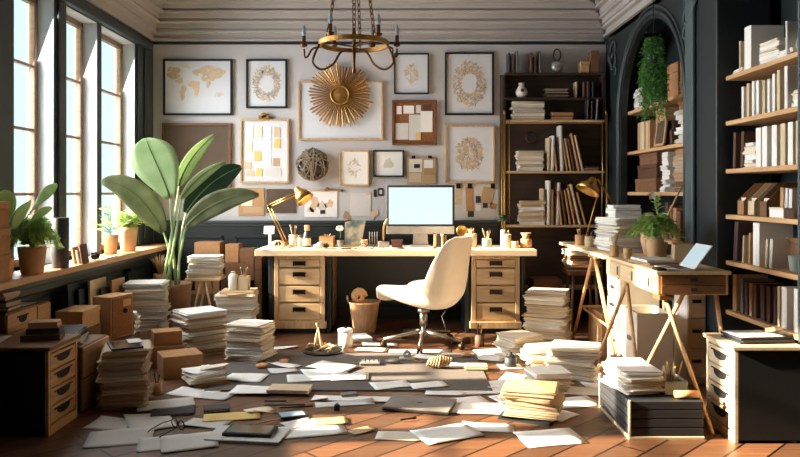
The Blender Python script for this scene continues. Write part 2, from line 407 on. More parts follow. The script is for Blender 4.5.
def archface(x0, x1):
    m = MB(); N = 24
    arc = [(yc-rr*math.cos(PI*i/N), ZSP+rr*math.sin(PI*i/N)) for i in range(N+1)]
    top = 2.82
    for x, flip in ((x0, 0), (x1, 1)):
        vs = []; fs = []
        for (a, b) in arc: vs += [(x, a, b), (x, a, top)]
        for i in range(N): fs.append((2*i, 2*i+1, 2*i+3, 2*i+2) if flip else (2*i, 2*i+2, 2*i+3, 2*i+1))
        m.add(vs, fs)
    m.add([(x, a, b) for (a, b) in arc for x in (x0, x1)], [(2*i, 2*i+1, 2*i+3, 2*i+2) for i in range(N)], True)
    m.box((x0, Y0, 0), (x1, YA0, top)); m.box((x0, YA1, 0), (x1, Y1, top)); return m
archface(XA, XA+.06).build('arch_front', M['teal2'], niche)
m = MB(); N = 28
for r0 in (rr+.05, rr+.1):
    pts = [(XA-.006, yc-r0*math.cos(PI*i/N), ZSP+r0*math.sin(PI*i/N)) for i in range(N+1)]
    pts = [(XA-.006, yc-r0, .8)]+pts+[(XA-.006, yc+r0, .8)]
    m.tube(pts, .018 if r0 < rr+.07 else .011, 6)
m.build('arch_moulding', M['teal'], niche)
def scroll(cy, cz, s, fl):
    m = MB()
    for k in range(3):
        pts = []
        for i in range(22):
            t = i/21; a = t*4.6+k*.5; q = s*(1-.75*t)*(1-.22*k)
            pts.append((XA-.012, cy+fl*(q*math.cos(a)-.02*k), cz+q*math.sin(a)-.11*k))
        m.tube(pts, [.013*(1-.6*i/21) for i in range(22)], 6)
    for k in range(7):
        a = -1.9+k*.34; b = Vector((XA-.014, cy+fl*.03, cz-.2)); e = b+Vector((0, fl*math.cos(a)*s*1.3, math.sin(a+1.9)*s*1.9))
        m.tube([b, b.lerp(e, .5)+Vector((-.012, 0, .02)), e], [.004, .013, .003], 6)
    return m
scroll(YA1+.2, 2.68, .11, 1).build('carved_spandrel', M['teal3'], niche)
scroll(YA0-.1, 2.66, .11, -1).build('carved_spandrel', M['teal3'], niche)
MB().box((2.49, Y0, 0), (2.515, Y1, 2.82)).build('back_panel', M['teal2'], niche)
MB().box((XA+.061, Y0, 0), (2.489, YA0-.1, 2.82)).build('side_panel', M['teal2'], niche)
MB().box((XA+.061, YA1+.1, 0), (2.489, Y1-.32, 2.82)).build('side_panel', M['teal2'], niche)
NZ = [.5, .9, 1.29, 1.67, 2.05]
for z in NZ:
    MB().box((XA+.065, YA0-.095, z-.03), (2.485, YA1+.095, z)).build('shelf', M['shelfw'], niche, bevel=.003)
# pilaster strip between niche and bookcase, lighter teal for its window-lit edge
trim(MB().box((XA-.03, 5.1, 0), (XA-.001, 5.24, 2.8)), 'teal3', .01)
trim(MB().box((XA-.05, 4.66, 0), (XA+.3, 4.88, 2.8)), 'teal2', .01)
# ================================================================ RIGHT BOOKCASE
BZ = [.532, .85, 1.145, 1.437, 1.745, 2.035]
bc = thing('bookcase', 'tall dark bookcase with pale wooden shelves filling the wall nearest the camera', 'bookcase', (XA+.2, 4.2, 0))
B0, B1 = 3.80, 4.65
MB().box((2.46, B0, 0), (2.515, B1, 2.8)).build('back_panel', M['teal2'], bc)
MB().box((XA-.0, B0-.06, 0), (2.515, B0-.002, 2.8)).build('side_panel', M['teal2'], bc, bevel=.004)
MB().box((XA-.02, B0-.05, .0), (XA-.001, B0-.03, 2.8)).build('pilaster_strip', M['teal3'], bc, bevel=.004)
for z in BZ: MB().box((XA+.002, B0, z-.028), (2.459, B1-.002, z)).build('shelf', M['shelfw'], bc, bevel=.003)
sbox('trim_40', (XA-.03, YF, .52), (XR, B0-.12, 2.8), 'teal2')
def yx(x): return XA*FP/(x-400)
XF = XA+.03
SN = ['lowest shelf', 'second shelf from the bottom', 'third shelf from the bottom', 'third shelf from the top', 'second shelf from the top', 'top shelf']
def bshelf(k, items, what='of the tall dark bookcase'):
    g = f'books on the {SN[k]} of the tall dark bookcase'
    for i, it in enumerate(items):
        x, th, h, mt = it[:4]; lean = it[4] if len(it) > 4 else 0; nm = it[5] if len(it) > 5 else 'book'
        d = it[6] if len(it) > 6 else .2
        shelf_book('y', yx(x), th, h, d, XF+R.uniform(0, .012), BZ[k], (mt, 'paper'), f'{colname[mt]} {nm.replace("_"," ")}, {ORD[i]} from arch side on bookcase {SN[k]}', g, lean, nm, 'binder' if nm == 'binder' else 'book')
colname = dict(white='white', cream='cream', tan='tan', dkbrown='dark brown', maroon='maroon', grey='grey', charcoal='charcoal', paper='white', paper2='pale cream', paper3='pale grey', paper4='kraft brown', navy='dark blue', brown='brown', card='cardboard brown', card2='light cardboard', card3='dark cardboard', terra2='clay')
bshelf(5, [(734, .014, .2, 'cream'), (738.5, .085, .27, 'white', 0, 'box_file'), (778.5, .016, .2, 'white')])
bshelf(4, [(736, .028, .2, 'white'), (741, .028, .21, 'cream'), (746, .028, .215, 'white'), (751, .03, .21, 'white'), (756.5, .026, .2, 'cream'), (761, .026, .2, 'white'), (765.5, .028, .22, 'white'), (771.5, .03, .23, 'cream'), (778.5, .03, .24, 'white')])
bshelf(3, [(728, .03, .23, 'dkbrown', .05), (734, .03, .23, 'dkbrown', .08), (749.5, .06, .235, 'white', 0, 'binder'), (757, .055, .235, 'white', 0, 'binder'), (764.5, .055, .235, 'white', 0, 'binder'), (773, .05, .235, 'cream', 0, 'binder'), (781, .05, .235, 'white', 0, 'binder'), (789, .045, .235, 'cream', 0, 'binder')])
bshelf(1, [(728, .05, .25, 'maroon', .1), (737.5, .014, .17, 'cream', .08), (742.5, .016, .19, 'tan', .06), (748, .075, .255, 'white', 0, 'box_file'), (759.5, .02, .165, 'cream', .1), (763.5, .03, .17, 'paper3', .07)])
bshelf(0, [(728, .05, .23, 'tan'), (735, .03, .215, 'grey'), (739.5, .025, .2, 'maroon'), (743, .025, .2, 'tan'), (747, .04, .2, 'dkbrown'), (754, .045, .21, 'maroon'), (760.5, .04, .21, 'dkbrown'), (767, .03, .215, 'maroon'), (771.5, .02, .225, 'cream'), (775.5, .055, .23, 'white', 0, 'binder'), (786, .055, .235, 'white', 0, 'binder')])
# flat piles on the right bookcase
def pile(x, Yl, k, w, n, h, desc, mats=('paper', 'white', 'paper2')):
    stack((XF+.11, Yl, BZ[k]+.0005), .19, w, h, n, 0, desc, mats, .006, 'paper_pad', 'white pad', jit=.005)
pile(0, yx(752)-.1, 5, .2, 5, .135, 'stepped pile on the top shelf of tall bookcase')
pile(0, yx(771)-.05, 5, .13, 2, .05, 'low pile beside thin book on top bookcase shelf')
pile(0, 4.55, 5, .17, 2, .035, 'flat pile at the arch end of top bookcase shelf')
pile(0, yx(786)-.05, 4, .15, 4, .1, 'pile at the near end of second bookcase shelf')
pile(0, yx(731)-.13, 3, .17, 6, .155, 'pile before brown books on the bookcase binder shelf')
def mug(p, r, h, mat, label, name='mug', cat='mug', handle=True, ang=0, group=None, walls=.004):
    t = thing(name, label, cat, p, group); pr = [(r*.82, 0), (r*.9, h*.03), (r, h*.5), (r, h), (r-walls, h), (r-walls*1.4, h*.4), (r*.7, h*.06)]
    MB().lathe(pr, p).build('body', M[mat], t)
    if handle:
        pts = [Vector(p)+Vector((math.cos(ang)*(r+d), math.sin(ang)*(r+d), h*z)) for d, z in ((-.002, .8), (.016, .82), (.024, .55), (.016, .28), (-.002, .25))]
        MB().tube(pts, .005, 6).build('handle', M[mat], t)
    return t
mug((XF+.08, 3.9, BZ[5]), .04, .1, 'ceramic', 'cream mug at the near end of the top bookcase shelf', ang=PI)
# shelf 4 (magazine holders, mug, small box)
def magholder(p, w, d, h, mat, label, rz=0, group='magazine holders'):
    t = thing('magazine_holder', label, 'magazine holder', p, group)
    X = T(p, rz)
    prof = [(0, 0), (d, 0), (d, h), (d*.55, h), (0, h*.45)]
    Y = X @ Matrix.Rotation(PI/2, 4, 'X')
    m = MB().prism(prof, .004, Y @ Matrix.Translation((0, 0, -w/2))); m.prism(prof, .004, Y @ Matrix.Translation((0, 0, w/2-.004)))
    m.box((d-.004, -w/2, 0), (d, w/2, h), X); m.box((0, -w/2, 0), (.004, w/2, h*.45), X); m.box((0, -w/2, 0), (d, w/2, .004), X)
    m.build('holder_body', M[mat], t)
    MB().box((.02, -w/2+.012, .006), (d-.02, w/2-.012, h*.9*.6), X).build('magazines', M['paper2'], t)
    return t
for i, (x, mt, lb) in enumerate(((731, 'card', 'tan'), (741, 'cream', 'pale cream'), (752.5, 'card3', 'brown'))):
    magholder((XF+.01, yx(x)-.045, BZ[2]+.0006), .085, .2, .2, mt, f'{lb} angled magazine holder on shelf above the slanted maroon book', 0)
for i, (x, th, h, mt) in enumerate(((764, .035, .17, 'tan'), (768.5, .03, .165, 'paper3'), (772.5, .03, .16, 'white'))):
    shelf_book('y', yx(x), th, h, .16, XF+.06, BZ[2], (mt, 'paper'), f'{colname[mt]} standing folder beside the brown magazine holder', 'folders beside magazine holders', .06)
t = thing('card_box', 'small white card box in front of the folders on bookcase shelf', 'box', (XF+.03, yx(773), BZ[2]))
MB().box((XF+.0, yx(778), BZ[2]), (XF+.06, yx(764), BZ[2]+.045)).build('box_body', M['white'], t, bevel=.002); MB().box((XF-.002, yx(778)-.002, BZ[2]+.0455), (XF+.062, yx(764)+.002, BZ[2]+.057)).build('box_lid', M['paper2'], t, bevel=.002)
def cup_of(p, r, h, mat, label, tools, name='pencil_cup', cat='cup', sq=False, group=None, tl=.12, tm=('tan', 'charcoal', 'brass', 'cream', 'dkbrown')):
    """open cup; every pencil or brush in it is a thing of its own"""
    t = thing(name, label, cat, p, group)
    if sq:
        m = MB(); a = r; k = .004
        m.box((p[0]-a, p[1]-a, p[2]), (p[0]+a, p[1]+a, p[2]+k))
        for s in (-1, 1):
            m.box((p[0]+s*a-(k if s > 0 else 0), p[1]-a, p[2]), (p[0]+s*a+(0 if s > 0 else k), p[1]+a, p[2]+h)); m.box((p[0]-a, p[1]+s*a-(k if s > 0 else 0), p[2]), (p[0]+a, p[1]+s*a+(0 if s > 0 else k), p[2]+h))
        m.build('body', M[mat], t)
    else:
        MB().lathe([(r*.93, 0), (r, h*.04), (r, h), (r-.004, h), (r-.005, .006), (r*.3, .005)], p, cap=True).build('body', M[mat], t)
    short = ' '.join(label.split()[:7])
    for i in range(tools):
        a = 2*PI*i/max(1, tools)+R.uniform(-.3, .3); q = (r-.009)*.55; L = tl*R.uniform(.85, 1.15)
        b = Vector(p)+Vector((-math.cos(a)*q*.5, -math.sin(a)*q*.5, .008)); e = b+Vector((math.cos(a)*q*1.3, math.sin(a)*q*1.3, h)); d = (e-b).normalized(); e = b+d*(h*.6+L)
        m = MB(); kind = 'pencil' if i % 2 else 'paintbrush'
        if kind == 'pencil': m.tube([b, b+d*.012, e], [.0008, .0035, .0035], 6); ms = [M[tm[i % len(tm)]]]
        else: m.tube([b, b.lerp(e, .5), b.lerp(e, .78), b.lerp(e, .8), b.lerp(e, .9), e], [.0025, .004, .0035, .005, .007, .001], 6); ms = [M[tm[(i+2) % len(tm)]]]
        tag(m.build(kind, ms), f'thin {kind} standing in the {short}', kind, f'tools in the {short}')
    return t
cup_of((XF+.075, yx(789), BZ[2]), .04, .085, 'terra2', 'clay mug of brushes on bookcase shelf by the folders', 5, 'brush_mug', 'cup', tl=.1)
# shelf 5 glass and brown box
t = thing('storage_box', 'brown lidded storage box behind the glass tumbler on bookcase', 'box', (XF+.17, 4.0, BZ[1]))
MB().box((XF+.1, 3.86, BZ[1]+.0005), (XF+.3, 4.15, BZ[1]+.15)).build('box_body', M['card3'], t, bevel=.004); MB().box((XF+.096, 3.856, BZ[1]+.151), (XF+.304, 4.154, BZ[1]+.18)).build('box_lid', M['card3'], t, bevel=.004)
MB()
o = MB().lathe([(.028, 0), (.03, .004), (.04, .09), (.037, .09), (.027, .01), (.001, .009)], (XF+.05, yx(781), BZ[1]+.0005)).build('glass_tumbler', M['jarglass']); tag(o, 'clear glass tumbler on the bookcase shelf before a brown box', 'glass')
# ================================================================ niche contents
def nx(x): return XA*FP/(x-400)
NXF = XA+.09
def carton(p0, p1, mat, label, group=None, name='archive_box', lid=True, tape=None, cat='box'):
    t = thing(name, label, cat, ((p0[0]+p1[0])/2, (p0[1]+p1[1])/2, p0[2]), group); h = p1[2]-p0[2]
    MB().box(p0, (p1[0], p1[1], p0[2]+h*(.72 if lid else 1))).build('box_body', M[mat], t, bevel=.003)
    if lid: MB().box((p0[0]-.004, p0[1]-.004, p0[2]+h*.725), (p1[0]+.004, p1[1]+.004, p1[2])).build('box_lid', M[mat], t, bevel=.003)
    if tape: MB().box((p0[0]-.0015, (p0[1]+p1[1])/2-.03, p0[2]+h*.3), (p0[0]-.0005, (p0[1]+p1[1])/2+.03, p0[2]+h*.6)).build('label_card', M[tape], t)
    return t
e = .0006
# shelf at 2.05
stack((NXF+.1, 6.66, 2.05+e), .18, .24, .2, 5, 0, 'white pile on the arch top shelf, back wall end', ('white', 'paper', 'paper3'), .01, 'paper_pad', 'white pad', jit=.005)
stack((NXF+.1, 5.55, 2.05+e), .2, .2, .14, 4, 0, 'white pile on the arch top shelf, bookcase end', ('paper3', 'paper', 'paper3'), .01, 'paper_pad', 'white pad', jit=.005)
carton((NXF+.06, 5.4, 2.192), (NXF+.26, 5.6, 2.36), 'card3', 'dark cardboard box on the white pile at the arch top shelf', tape=None)
carton((NXF+.02, 5.72, 2.05+e), (NXF+.27, 5.95, 2.33), 'card', 'tall brown box behind the trailing plant on arch top shelf')
carton((NXF+.06, 5.43, 2.361), (NXF+.26, 5.58, 2.52), 'card', 'upper brown box topping the arch shelf by the carving')
for i in range(2): shelf_book('y', 5.70-.035*i, .03, .32-.03*i, .2, NXF+.03, 2.05, ('cream', 'paper'), ('tall' if i == 0 else 'shorter')+' cream volume between brown boxes on the arch top shelf', 'cream volumes on arch top shelf')
# shelf 1.67
for i in range(6):
    shelf_book('y', 6.63-i*.055, .045, .25+.03*((i*3) % 3), .2, NXF, 1.67, (('tan', 'cream', 'paper2', 'tan', 'cream', 'card2')[i], 'paper'), f'{("tan","cream","pale","tan","cream","kraft")[i]} upright book, {ORD[i]} from the back wall under the trailing plant', 'upright books under the trailing plant')
carton((NXF, 5.8, 1.67+e), (NXF+.28, 6.25, 1.79), 'dkbrown', 'dark brown flat box on the arch middle shelf', lid=True)
carton((NXF+.02, 5.82, 1.792), (NXF+.26, 6.2, 1.87), 'maroon', 'reddish flat box on dark brown box in the arch')
carton((NXF+.02, 6.0, 1.872), (NXF+.26, 6.22, 2.0), 'card2', 'pale cardboard box topping the boxes under the trailing plant')
stack((NXF+.1, 5.6, 1.67+e), .18, .26, .26, 8, 0, 'leaning white pile on arch middle shelf', ('paper', 'paper3', 'white'), .02, 'paper_pad', 'white pad', jit=.005)
carton((NXF+.02, 5.5, 1.932), (NXF+.22, 5.7, 2.0), 'card2', 'small pale box topping the leaning white pile in arch')
# shelf 1.29
carton((NXF-.02, 6.1, 1.29+e), (NXF+.28, 6.64, 1.41), 'card3', 'wide brown box on arch lower shelf, bottom of three')
carton((NXF-.01, 6.12, 1.412), (NXF+.28, 6.6, 1.53), 'dkbrown', 'wide dark box on arch lower shelf, middle of three')
carton((NXF, 6.14, 1.532), (NXF+.28, 6.58, 1.63), 'card3', 'wide brown box on arch lower shelf, top of three')
stack((NXF+.1, 5.98, 1.29+e), .18, .14, .33, 9, 0, 'narrow white pile on arch lower shelf', ('paper', 'white'), .02, 'paper_pad', 'white pad', jit=.005)
stack((NXF+.12, 5.62, 1.29+e), .2, .42, .34, 8, 0, 'broad brown pile on arch lower shelf', ('tan', 'card3', 'paper5'), .01, 'document_folder', 'brown folder', jit=.005)
t = thing('photo_frame', 'small wooden photo frame standing before dark boxes in the arch', 'frame', (NXF-.03, 5.95, 1.64))
# stands on the shelf edge at 1.67
X = T((NXF-.055, 5.95, 1.671), 0, 0, .12)
m = MB()
for a, b in (((0, -.11, 0), (.015, .11, .02)), ((0, -.11, .2), (.015, .11, .22)), ((0, -.11, 0), (.015, -.09, .22)), ((0, .09, 0), (.015, .11, .22))): m.box(a, b, X)
m.build('frame_border', M['card2'], t, bevel=.002); MB().box((.006, -.09, .02), (.012, .09, .2), X).build('picture', M['board'], t)
# shelf .9 : brown folders and white volumes
for i in range(4):
    shelf_book('y', 6.0-i*.085, .07, .3-.02*i, .22, NXF+.02, .9, (('dkbrown', 'card3', 'tan', 'card3')[i], 'paper2'), f'{("dark brown","brown","tan","brown")[i]} tall folder, {ORD[i]} from back wall behind the potted fern', 'tall folders behind the potted fern', 0, 'document_folder', 'folder')
for i in range(2): shelf_book('y', 5.55-i*.07, .06, .25-.05*i, .2, NXF, .9, ('white', 'paper'), ('taller' if i == 0 else 'shorter')+' white box file at the arch edge behind the laptop', 'white box files behind laptop', 0, 'box_file', 'box file')
# trailing plant hung in the niche
pc = P(657, 62, 5.6); pc.x = XA-.13
t = thing('hanging_plant', 'trailing green plant cascading down the front of the dark arch', 'plant', (pc.x, pc.y, pc.z))
MB().lathe([(.03, -.03), (.055, 0), (.06, .05), (.054, .05), (.03, -.01)], pc).build('pot', M['charcoal'], t)
m = MB()
for a in range(3):
    q = pc+Vector((.056*math.cos(a*2.1), .056*math.sin(a*2.1), .05)); m.tube([q, (pc.x, pc.y, pc.z+.18)], .003, 5)
m.tube([(pc.x, pc.y, pc.z+.18), (pc.x, pc.y, 2.78)], .003, 5); m.build('hanging_cord', M['bronze'], t)
m = MB(); rr_ = random.Random(5)
for k in range(300):
    a = rr_.uniform(0, 2*PI); L = rr_.choice((rr_.uniform(.2, .45), rr_.uniform(.4, .64))); out = rr_.uniform(.06, .135)
    pts = []
    for i in range(9):
        u = i/8; pts.append(pc+Vector((math.cos(a)*out*min(1, u*2.2)*.75, math.sin(a)*out*min(1, u*2.2), -0+.16*math.sin(min(1, u*2.0)*PI)*(1 if u < .5 else 0)+.05-L*max(0, u-.15)**1.1)))
    for i in range(8):
        for s in (0, 1, 2):
            p = pts[i].lerp(pts[i+1], rr_.random()); d = Vector((rr_.uniform(-1, 1), rr_.uniform(-1, 1), rr_.uniform(-1.2, .3))).normalized()*rr_.uniform(.02, .04)
            m.leaf(p, p+d, .005, (rr_.uniform(-1, 1), rr_.uniform(-1, 1), .3), 0, 2)
m.build('foliage', M['trail'], t)
# ================================================================ ETAGERE (dark bookcase with brass frame, back right corner)
EX0, EX1, EY0, EY1 = 1.045, 2.03, 7.11, 7.318
EZ = [.963, 1.498, 2.003, 2.231, 2.478]
et = thing('etagere', 'tall étagère, a brass-framed shelving unit with dark back against the back wall', 'shelf', (1.53, 7.2, 0))
MB().box((EX0-.03, EY1-.0155, .3), (EX1+.05, EY1-.001, 2.478)).build('back_panel', M['darkw'], et)
for i, z in enumerate(EZ+[.35]):
    MB().box((EX0, EY0+(.0 if i < 3 or i == 5 else .045), z-.022), (EX1, EY1-.016, z)).build('shelf', M['darkw'] if i in (3, 4) else M['oak'], et, bevel=.003)
for x in (EX0-.012, EX1+.012):
    for y in (EY0+.0, EY1-.04):
        m = MB(); top = 2.05
        m.tube([(x, y, 0), (x, y, top)], .011, 8); m.build('post', M['brass'], et)
    MB().tube([(x, EY0, 2.05), (x, EY0+.02, 2.085), (x, EY0+.05, 2.1), (x, EY1-.09, 2.1), (x, EY1-.06, 2.085), (x, EY1-.04, 2.05)], .011, 8).build('top_rail', M['brass'], et)
    MB().tube([(x+(.045 if x < 1.5 else -.045), EY0-.012, 1.0), (x+(.045 if x < 1.5 else -.045), EY0-.012, 2.0)], .005, 6).build('brace_rod', M['brass'], et)
for x in (EX0-.01, EX1-.0): MB().box((x-.012, EY1-.14, 2.005), (x+.012, EY1-.016, 2.455)).build('upper_side', M['darkw'], et)
def ex(x): return (x-400)*7.13/FP
def erow(k, items, nm='étagère'):
    sn = ['lower book shelf', 'upper book shelf', 'white-paper shelf', 'white-vase shelf', 'very top'][k]
    for i, it in enumerate(items):
        x, th, h, mt, ln = it[:5]
        shelf_book('x', ex(x), th, h, .13, EY0+.025+(.04 if k > 2 else 0)+R.uniform(0, .01), EZ[k], (mt, 'paper'), f'{colname[mt]} book, {ORD[i]} from the window side on étagère {sn}', f'books on the {sn} of the étagère', ln)
erow(1, [(547.5, .028, .33, 'cream', .02), (551, .03, .35, 'white', .03), (556, .022, .3, 'tan', -.12), (561, .03, .45, 'paper3', -.04), (566.5, .02, .32, 'tan', -.15), (570, .022, .33, 'tan', -.17), (573.5, .022, .33, 'dkbrown', -.18), (578, .022, .38, 'tan', -.2), (582, .022, .36, 'cream', -.22)])
erow(0, [(542, .026, .36, 'cream', .0), (547, .03, .44, 'white', .02), (551.5, .025, .35, 'tan', 0), (556.5, .026, .42, 'paper3', .04), (560.5, .022, .34, 'tan', -.1), (565, .022, .36, 'dkbrown', -.13), (569.5, .022, .35, 'tan', -.16), (574, .022, .37, 'tan', -.19), (579, .024, .41, 'cream', -.22), (585, .022, .33, 'tan', -.26)])
erow(2, [(587, .018, .2, 'charcoal', .03), (591, .018, .19, 'dkbrown', .03), (596, .016, .21, 'grey', .06)])
erow(3, [(577, .012, .16, 'cream', .02), (584, .03, .15, 'dkbrown', 0), (588, .03, .16, 'maroon', 0), (593, .025, .15, 'charcoal', 0)])
erow(4, [(509, .02, .2, 'charcoal', 0), (512.5, .02, .19, 'dkbrown', 0), (517, .02, .22, 'grey', 0), (531, .025, .2, 'dkbrown', 0), (535, .03, .17, 'maroon', 0), (540, .014, .22, 'grey', 0)])
stack((ex(531), 7.205, EZ[1]+e), .26, .15, .2, 7, 0, 'white pile on upper book shelf of étagère', ('paper', 'paper2', 'white'), .008, 'paper_pad', 'white pad', jit=.005)
stack((ex(533), 7.205, EZ[0]+e), .25, .15, .24, 8, 0, 'cream pile on lower book shelf of étagère', ('paper2', 'paper', 'cream'), .008, 'paper_pad', 'cream pad', jit=.004)
stack((ex(529), 7.205, EZ[2]+e), .33, .13, .19, 6, 0, 'wide white pile on étagère under the vase', ('paper3', 'paper', 'paper2'), .02, 'paper_pad', 'white pad', jit=.005)
stack((ex(563), 7.205, EZ[2]+e), .22, .15, .075, 3, 0, 'low brown pile on the dark shelf of étagère', ('tan', 'dkbrown', 'card3'), .008, 'paper_pad', 'brown pad', jit=.004)
for i in range(2):
    shelf_book('x', ex(553), .03, .0, .0, 0, 0, ('charcoal', 'paper'), '', None) if False else None
stack((ex(558), 7.22, EZ[3]+e), .22, .11, .09, 3, 0, 'dark pile next to white vase on shelving', ('charcoal', 'dkbrown'), .006, 'flat_book', 'dark flat book')
stack((ex(592), 7.205, EZ[1]+e), .14, .14, .045, 2, .1, 'fallen pair beside leaning books on upper book shelf', ('tan', 'dkbrown'), .01, 'flat_book', 'flat brown book')
# vase with a twig
p = Vector((ex(523), 7.22, EZ[3]+e)); t = thing('vase', 'white round ceramic vase with dry twig on dark shelving', 'vase', p)
MB().lathe([(.03, 0), (.055, .03), (.06, .065), (.042, .1), (.026, .125), (.032, .15), (.026, .15), (.02, .125)], p).build('body', M['ceramic'], t)
MB().ball(p+Vector((0, -.055, .07)), .018, (1, .4, 1)).build('dark_spot', M['charcoal'], t)
m = MB()
for a in (-.5, .1, .7): m.tube([p+Vector((0, 0, .13)), p+Vector((a*.06, 0, .185)), p+Vector((a*.14, 0, .19+.015*a))], .003, 5)
m.build('twig', M['dkbrown'], t)
# round headphones on a stand / silver ornament at the very top
p = Vector((ex(559), 7.22, EZ[4]+e)); t = thing('desk_ornament', 'silver round ornament with a ring handle on top of shelving', 'ornament', p)
MB().ball(p+Vector((0, 0, .065)), .064, (1, .8, 1)).build('body', M['silver'], t); MB().tube([p+Vector((.035*math.cos(a*PI/8), 0, .185+.06*math.sin(a*PI/8))) for a in range(16)], .008, 6, closed=True).build('ring_handle', M['bronze'], t)
carton((ex(582), 7.17, EZ[4]+e), (ex(590.5), 7.29, 2.59), 'card2', 'small pale box on the very top of shelving by arch')
carton((ex(592), 7.17, EZ[4]+e), (ex(600), 7.29, 2.70), 'card3', 'tall dark box on the very top of shelving by arch')
t = thing('wall_clock', 'small dark round clock on the back of upper book shelf', 'clock', (ex(534), EY1-.02, 1.84))
X = T((ex(534), EY1-.017, 1.84), 0, PI/2); MB().lathe([(.055, 0), (.055, .02), (.045, .024), (.045, .02)], X=X).build('case', M['rust'], t); MB().lathe([(.044, .021), (.001, .021)], X=X, cap=False).build('dial', M['charcoal'], t)
# ================================================================ DESK
DX0, DX1, DY0, DY1, DZ = -1.31, 1.235, 6.49, 7.09, .77
dk = thing('desk', 'wide pale wooden desk with two drawer pedestals along the back wall', 'desk', (0, 6.82, 0))
MB().box((DX0, DY0, DZ-.06), (DX1, DY1, DZ)).build('desktop', M['oaktop'], dk, bevel=.006)
def bailpull(c, w, par, axis='y'):
    """dark plate with a hanging bracket; c on the face, facing -Y"""
    m = MB(); x, y, z = c
    m.box((x-w/2, y-.004, z-.018), (x+w/2, y, z+.022)); m.box((x-w/2-.008, y-.03, z+.012), (x+w/2+.008, y-.004, z+.024))
    m.box((x-w/2-.008, y-.03, z-.02), (x-w/2+.004, y-.02, z+.014)); m.box((x+w/2-.004, y-.03, z-.02), (x+w/2+.008, y-.02, z+.014))
    return m.build('handle', M['bronze'], par, bevel=.002)
def pedestal(x0, x1, feet):
    y0, y1, z0 = DY0+.06, 7.06, .07; zt = DZ-.065
    m = MB(); s = .04
    m.box((x0, y0, z0), (x0+s, y0+.04, zt)); m.box((x1-s, y0, z0), (x1, y0+.04, zt)); m.box((x0+s, y0, zt-.03), (x1-s, y0+.04, zt)); m.box((x0-.015, y0-.02, z0-.02), (x1+.015, y1, z0+.04))
    m.box((x0+s, y0+.01, z0+.04), (x1-s, y0+.03, z0+.06)); m.box((x0+.01, y0+.04, z0), (x1-.01, y1, zt))
    p = m.build('pedestal_case', M['oakv'], dk, bevel=.003)
    MB().box((x0-.055, y0+.03, 0.0), (x0-.016, y1, zt)).build('side_leg', M['teal2'], dk, bevel=.003); MB().box((x1+.016, y0+.03, 0), (x1+.055, y1, zt)).build('side_leg', M['teal2'], dk, bevel=.003)
    MB().box((x0, y0+.02, 0), (x1, y1-.02, .05)).build('plinth', M['teal2'], dk)
    zs = [(.605, .672), (.445, .592), (.287, .432), (.128, .274)]
    for a, b in zs:
        d = MB().box((x0+s+.004, y0+.004, a), (x1-s-.004, y0+.03, b)).build('drawer', M['oak'], dk, bevel=.004)
        bailpull(((x0+x1)/2, y0+.003, (a+b)/2+(.02 if b-a > .1 else 0)), .1, d)
pedestal(-1.145, -.685, 0); pedestal(.65, 1.09, 0)
MB().box((-.6, DY1-.05, .2), (.59, DY1-.03, DZ-.065)).build('modesty_panel', M['teal2'], dk)
MB().box((-.628, DY0+.25, .05), (-.615, 7.05, .7)).build('inner_side', M['browny'], dk)
# ================================================================ COMPUTER
cx, cy = .185, 6.93
def at(x, y, Y=6.93): return P(x, y, Y)
mo = thing('computer_monitor', 'large silver desktop computer with bright blank screen on the desk', 'computer', (cx, cy, DZ))
def k_(v): return v*cy/FP
x0, x1 = at(386.5, 0).x, at(454.5, 0).x; zt, zc, zb = at(0, 185).z, at(0, 226).z, at(0, 234).z
MB().box((x0, cy-.015, zc), (x1, cy+.02, zt)).build('bezel', M['charcoal'], mo, bevel=.008)
MB().box((x0+.022, cy-.018, zc+.018), (x1-.022, cy-.0155, zt-.024)).build('screen', M['screen'], mo)
MB().box((x0, cy-.016, zb), (x1, cy+.02, zc-.001)).build('chin', M['silver'], mo, bevel=.004)
m = MB(); xm = (x0+x1)/2
m.prism([(-.075, 0), (.075, 0), (.065, zb-DZ+.12), (-.065, zb-DZ+.12)], .012, T((xm, cy+.035, DZ+.006), 0, PI/2)); m.box((xm-.1, cy-.08, DZ+.0005), (xm+.1, cy+.1, DZ+.008))
m.build('stand', M['silver'], mo, bevel=.003)
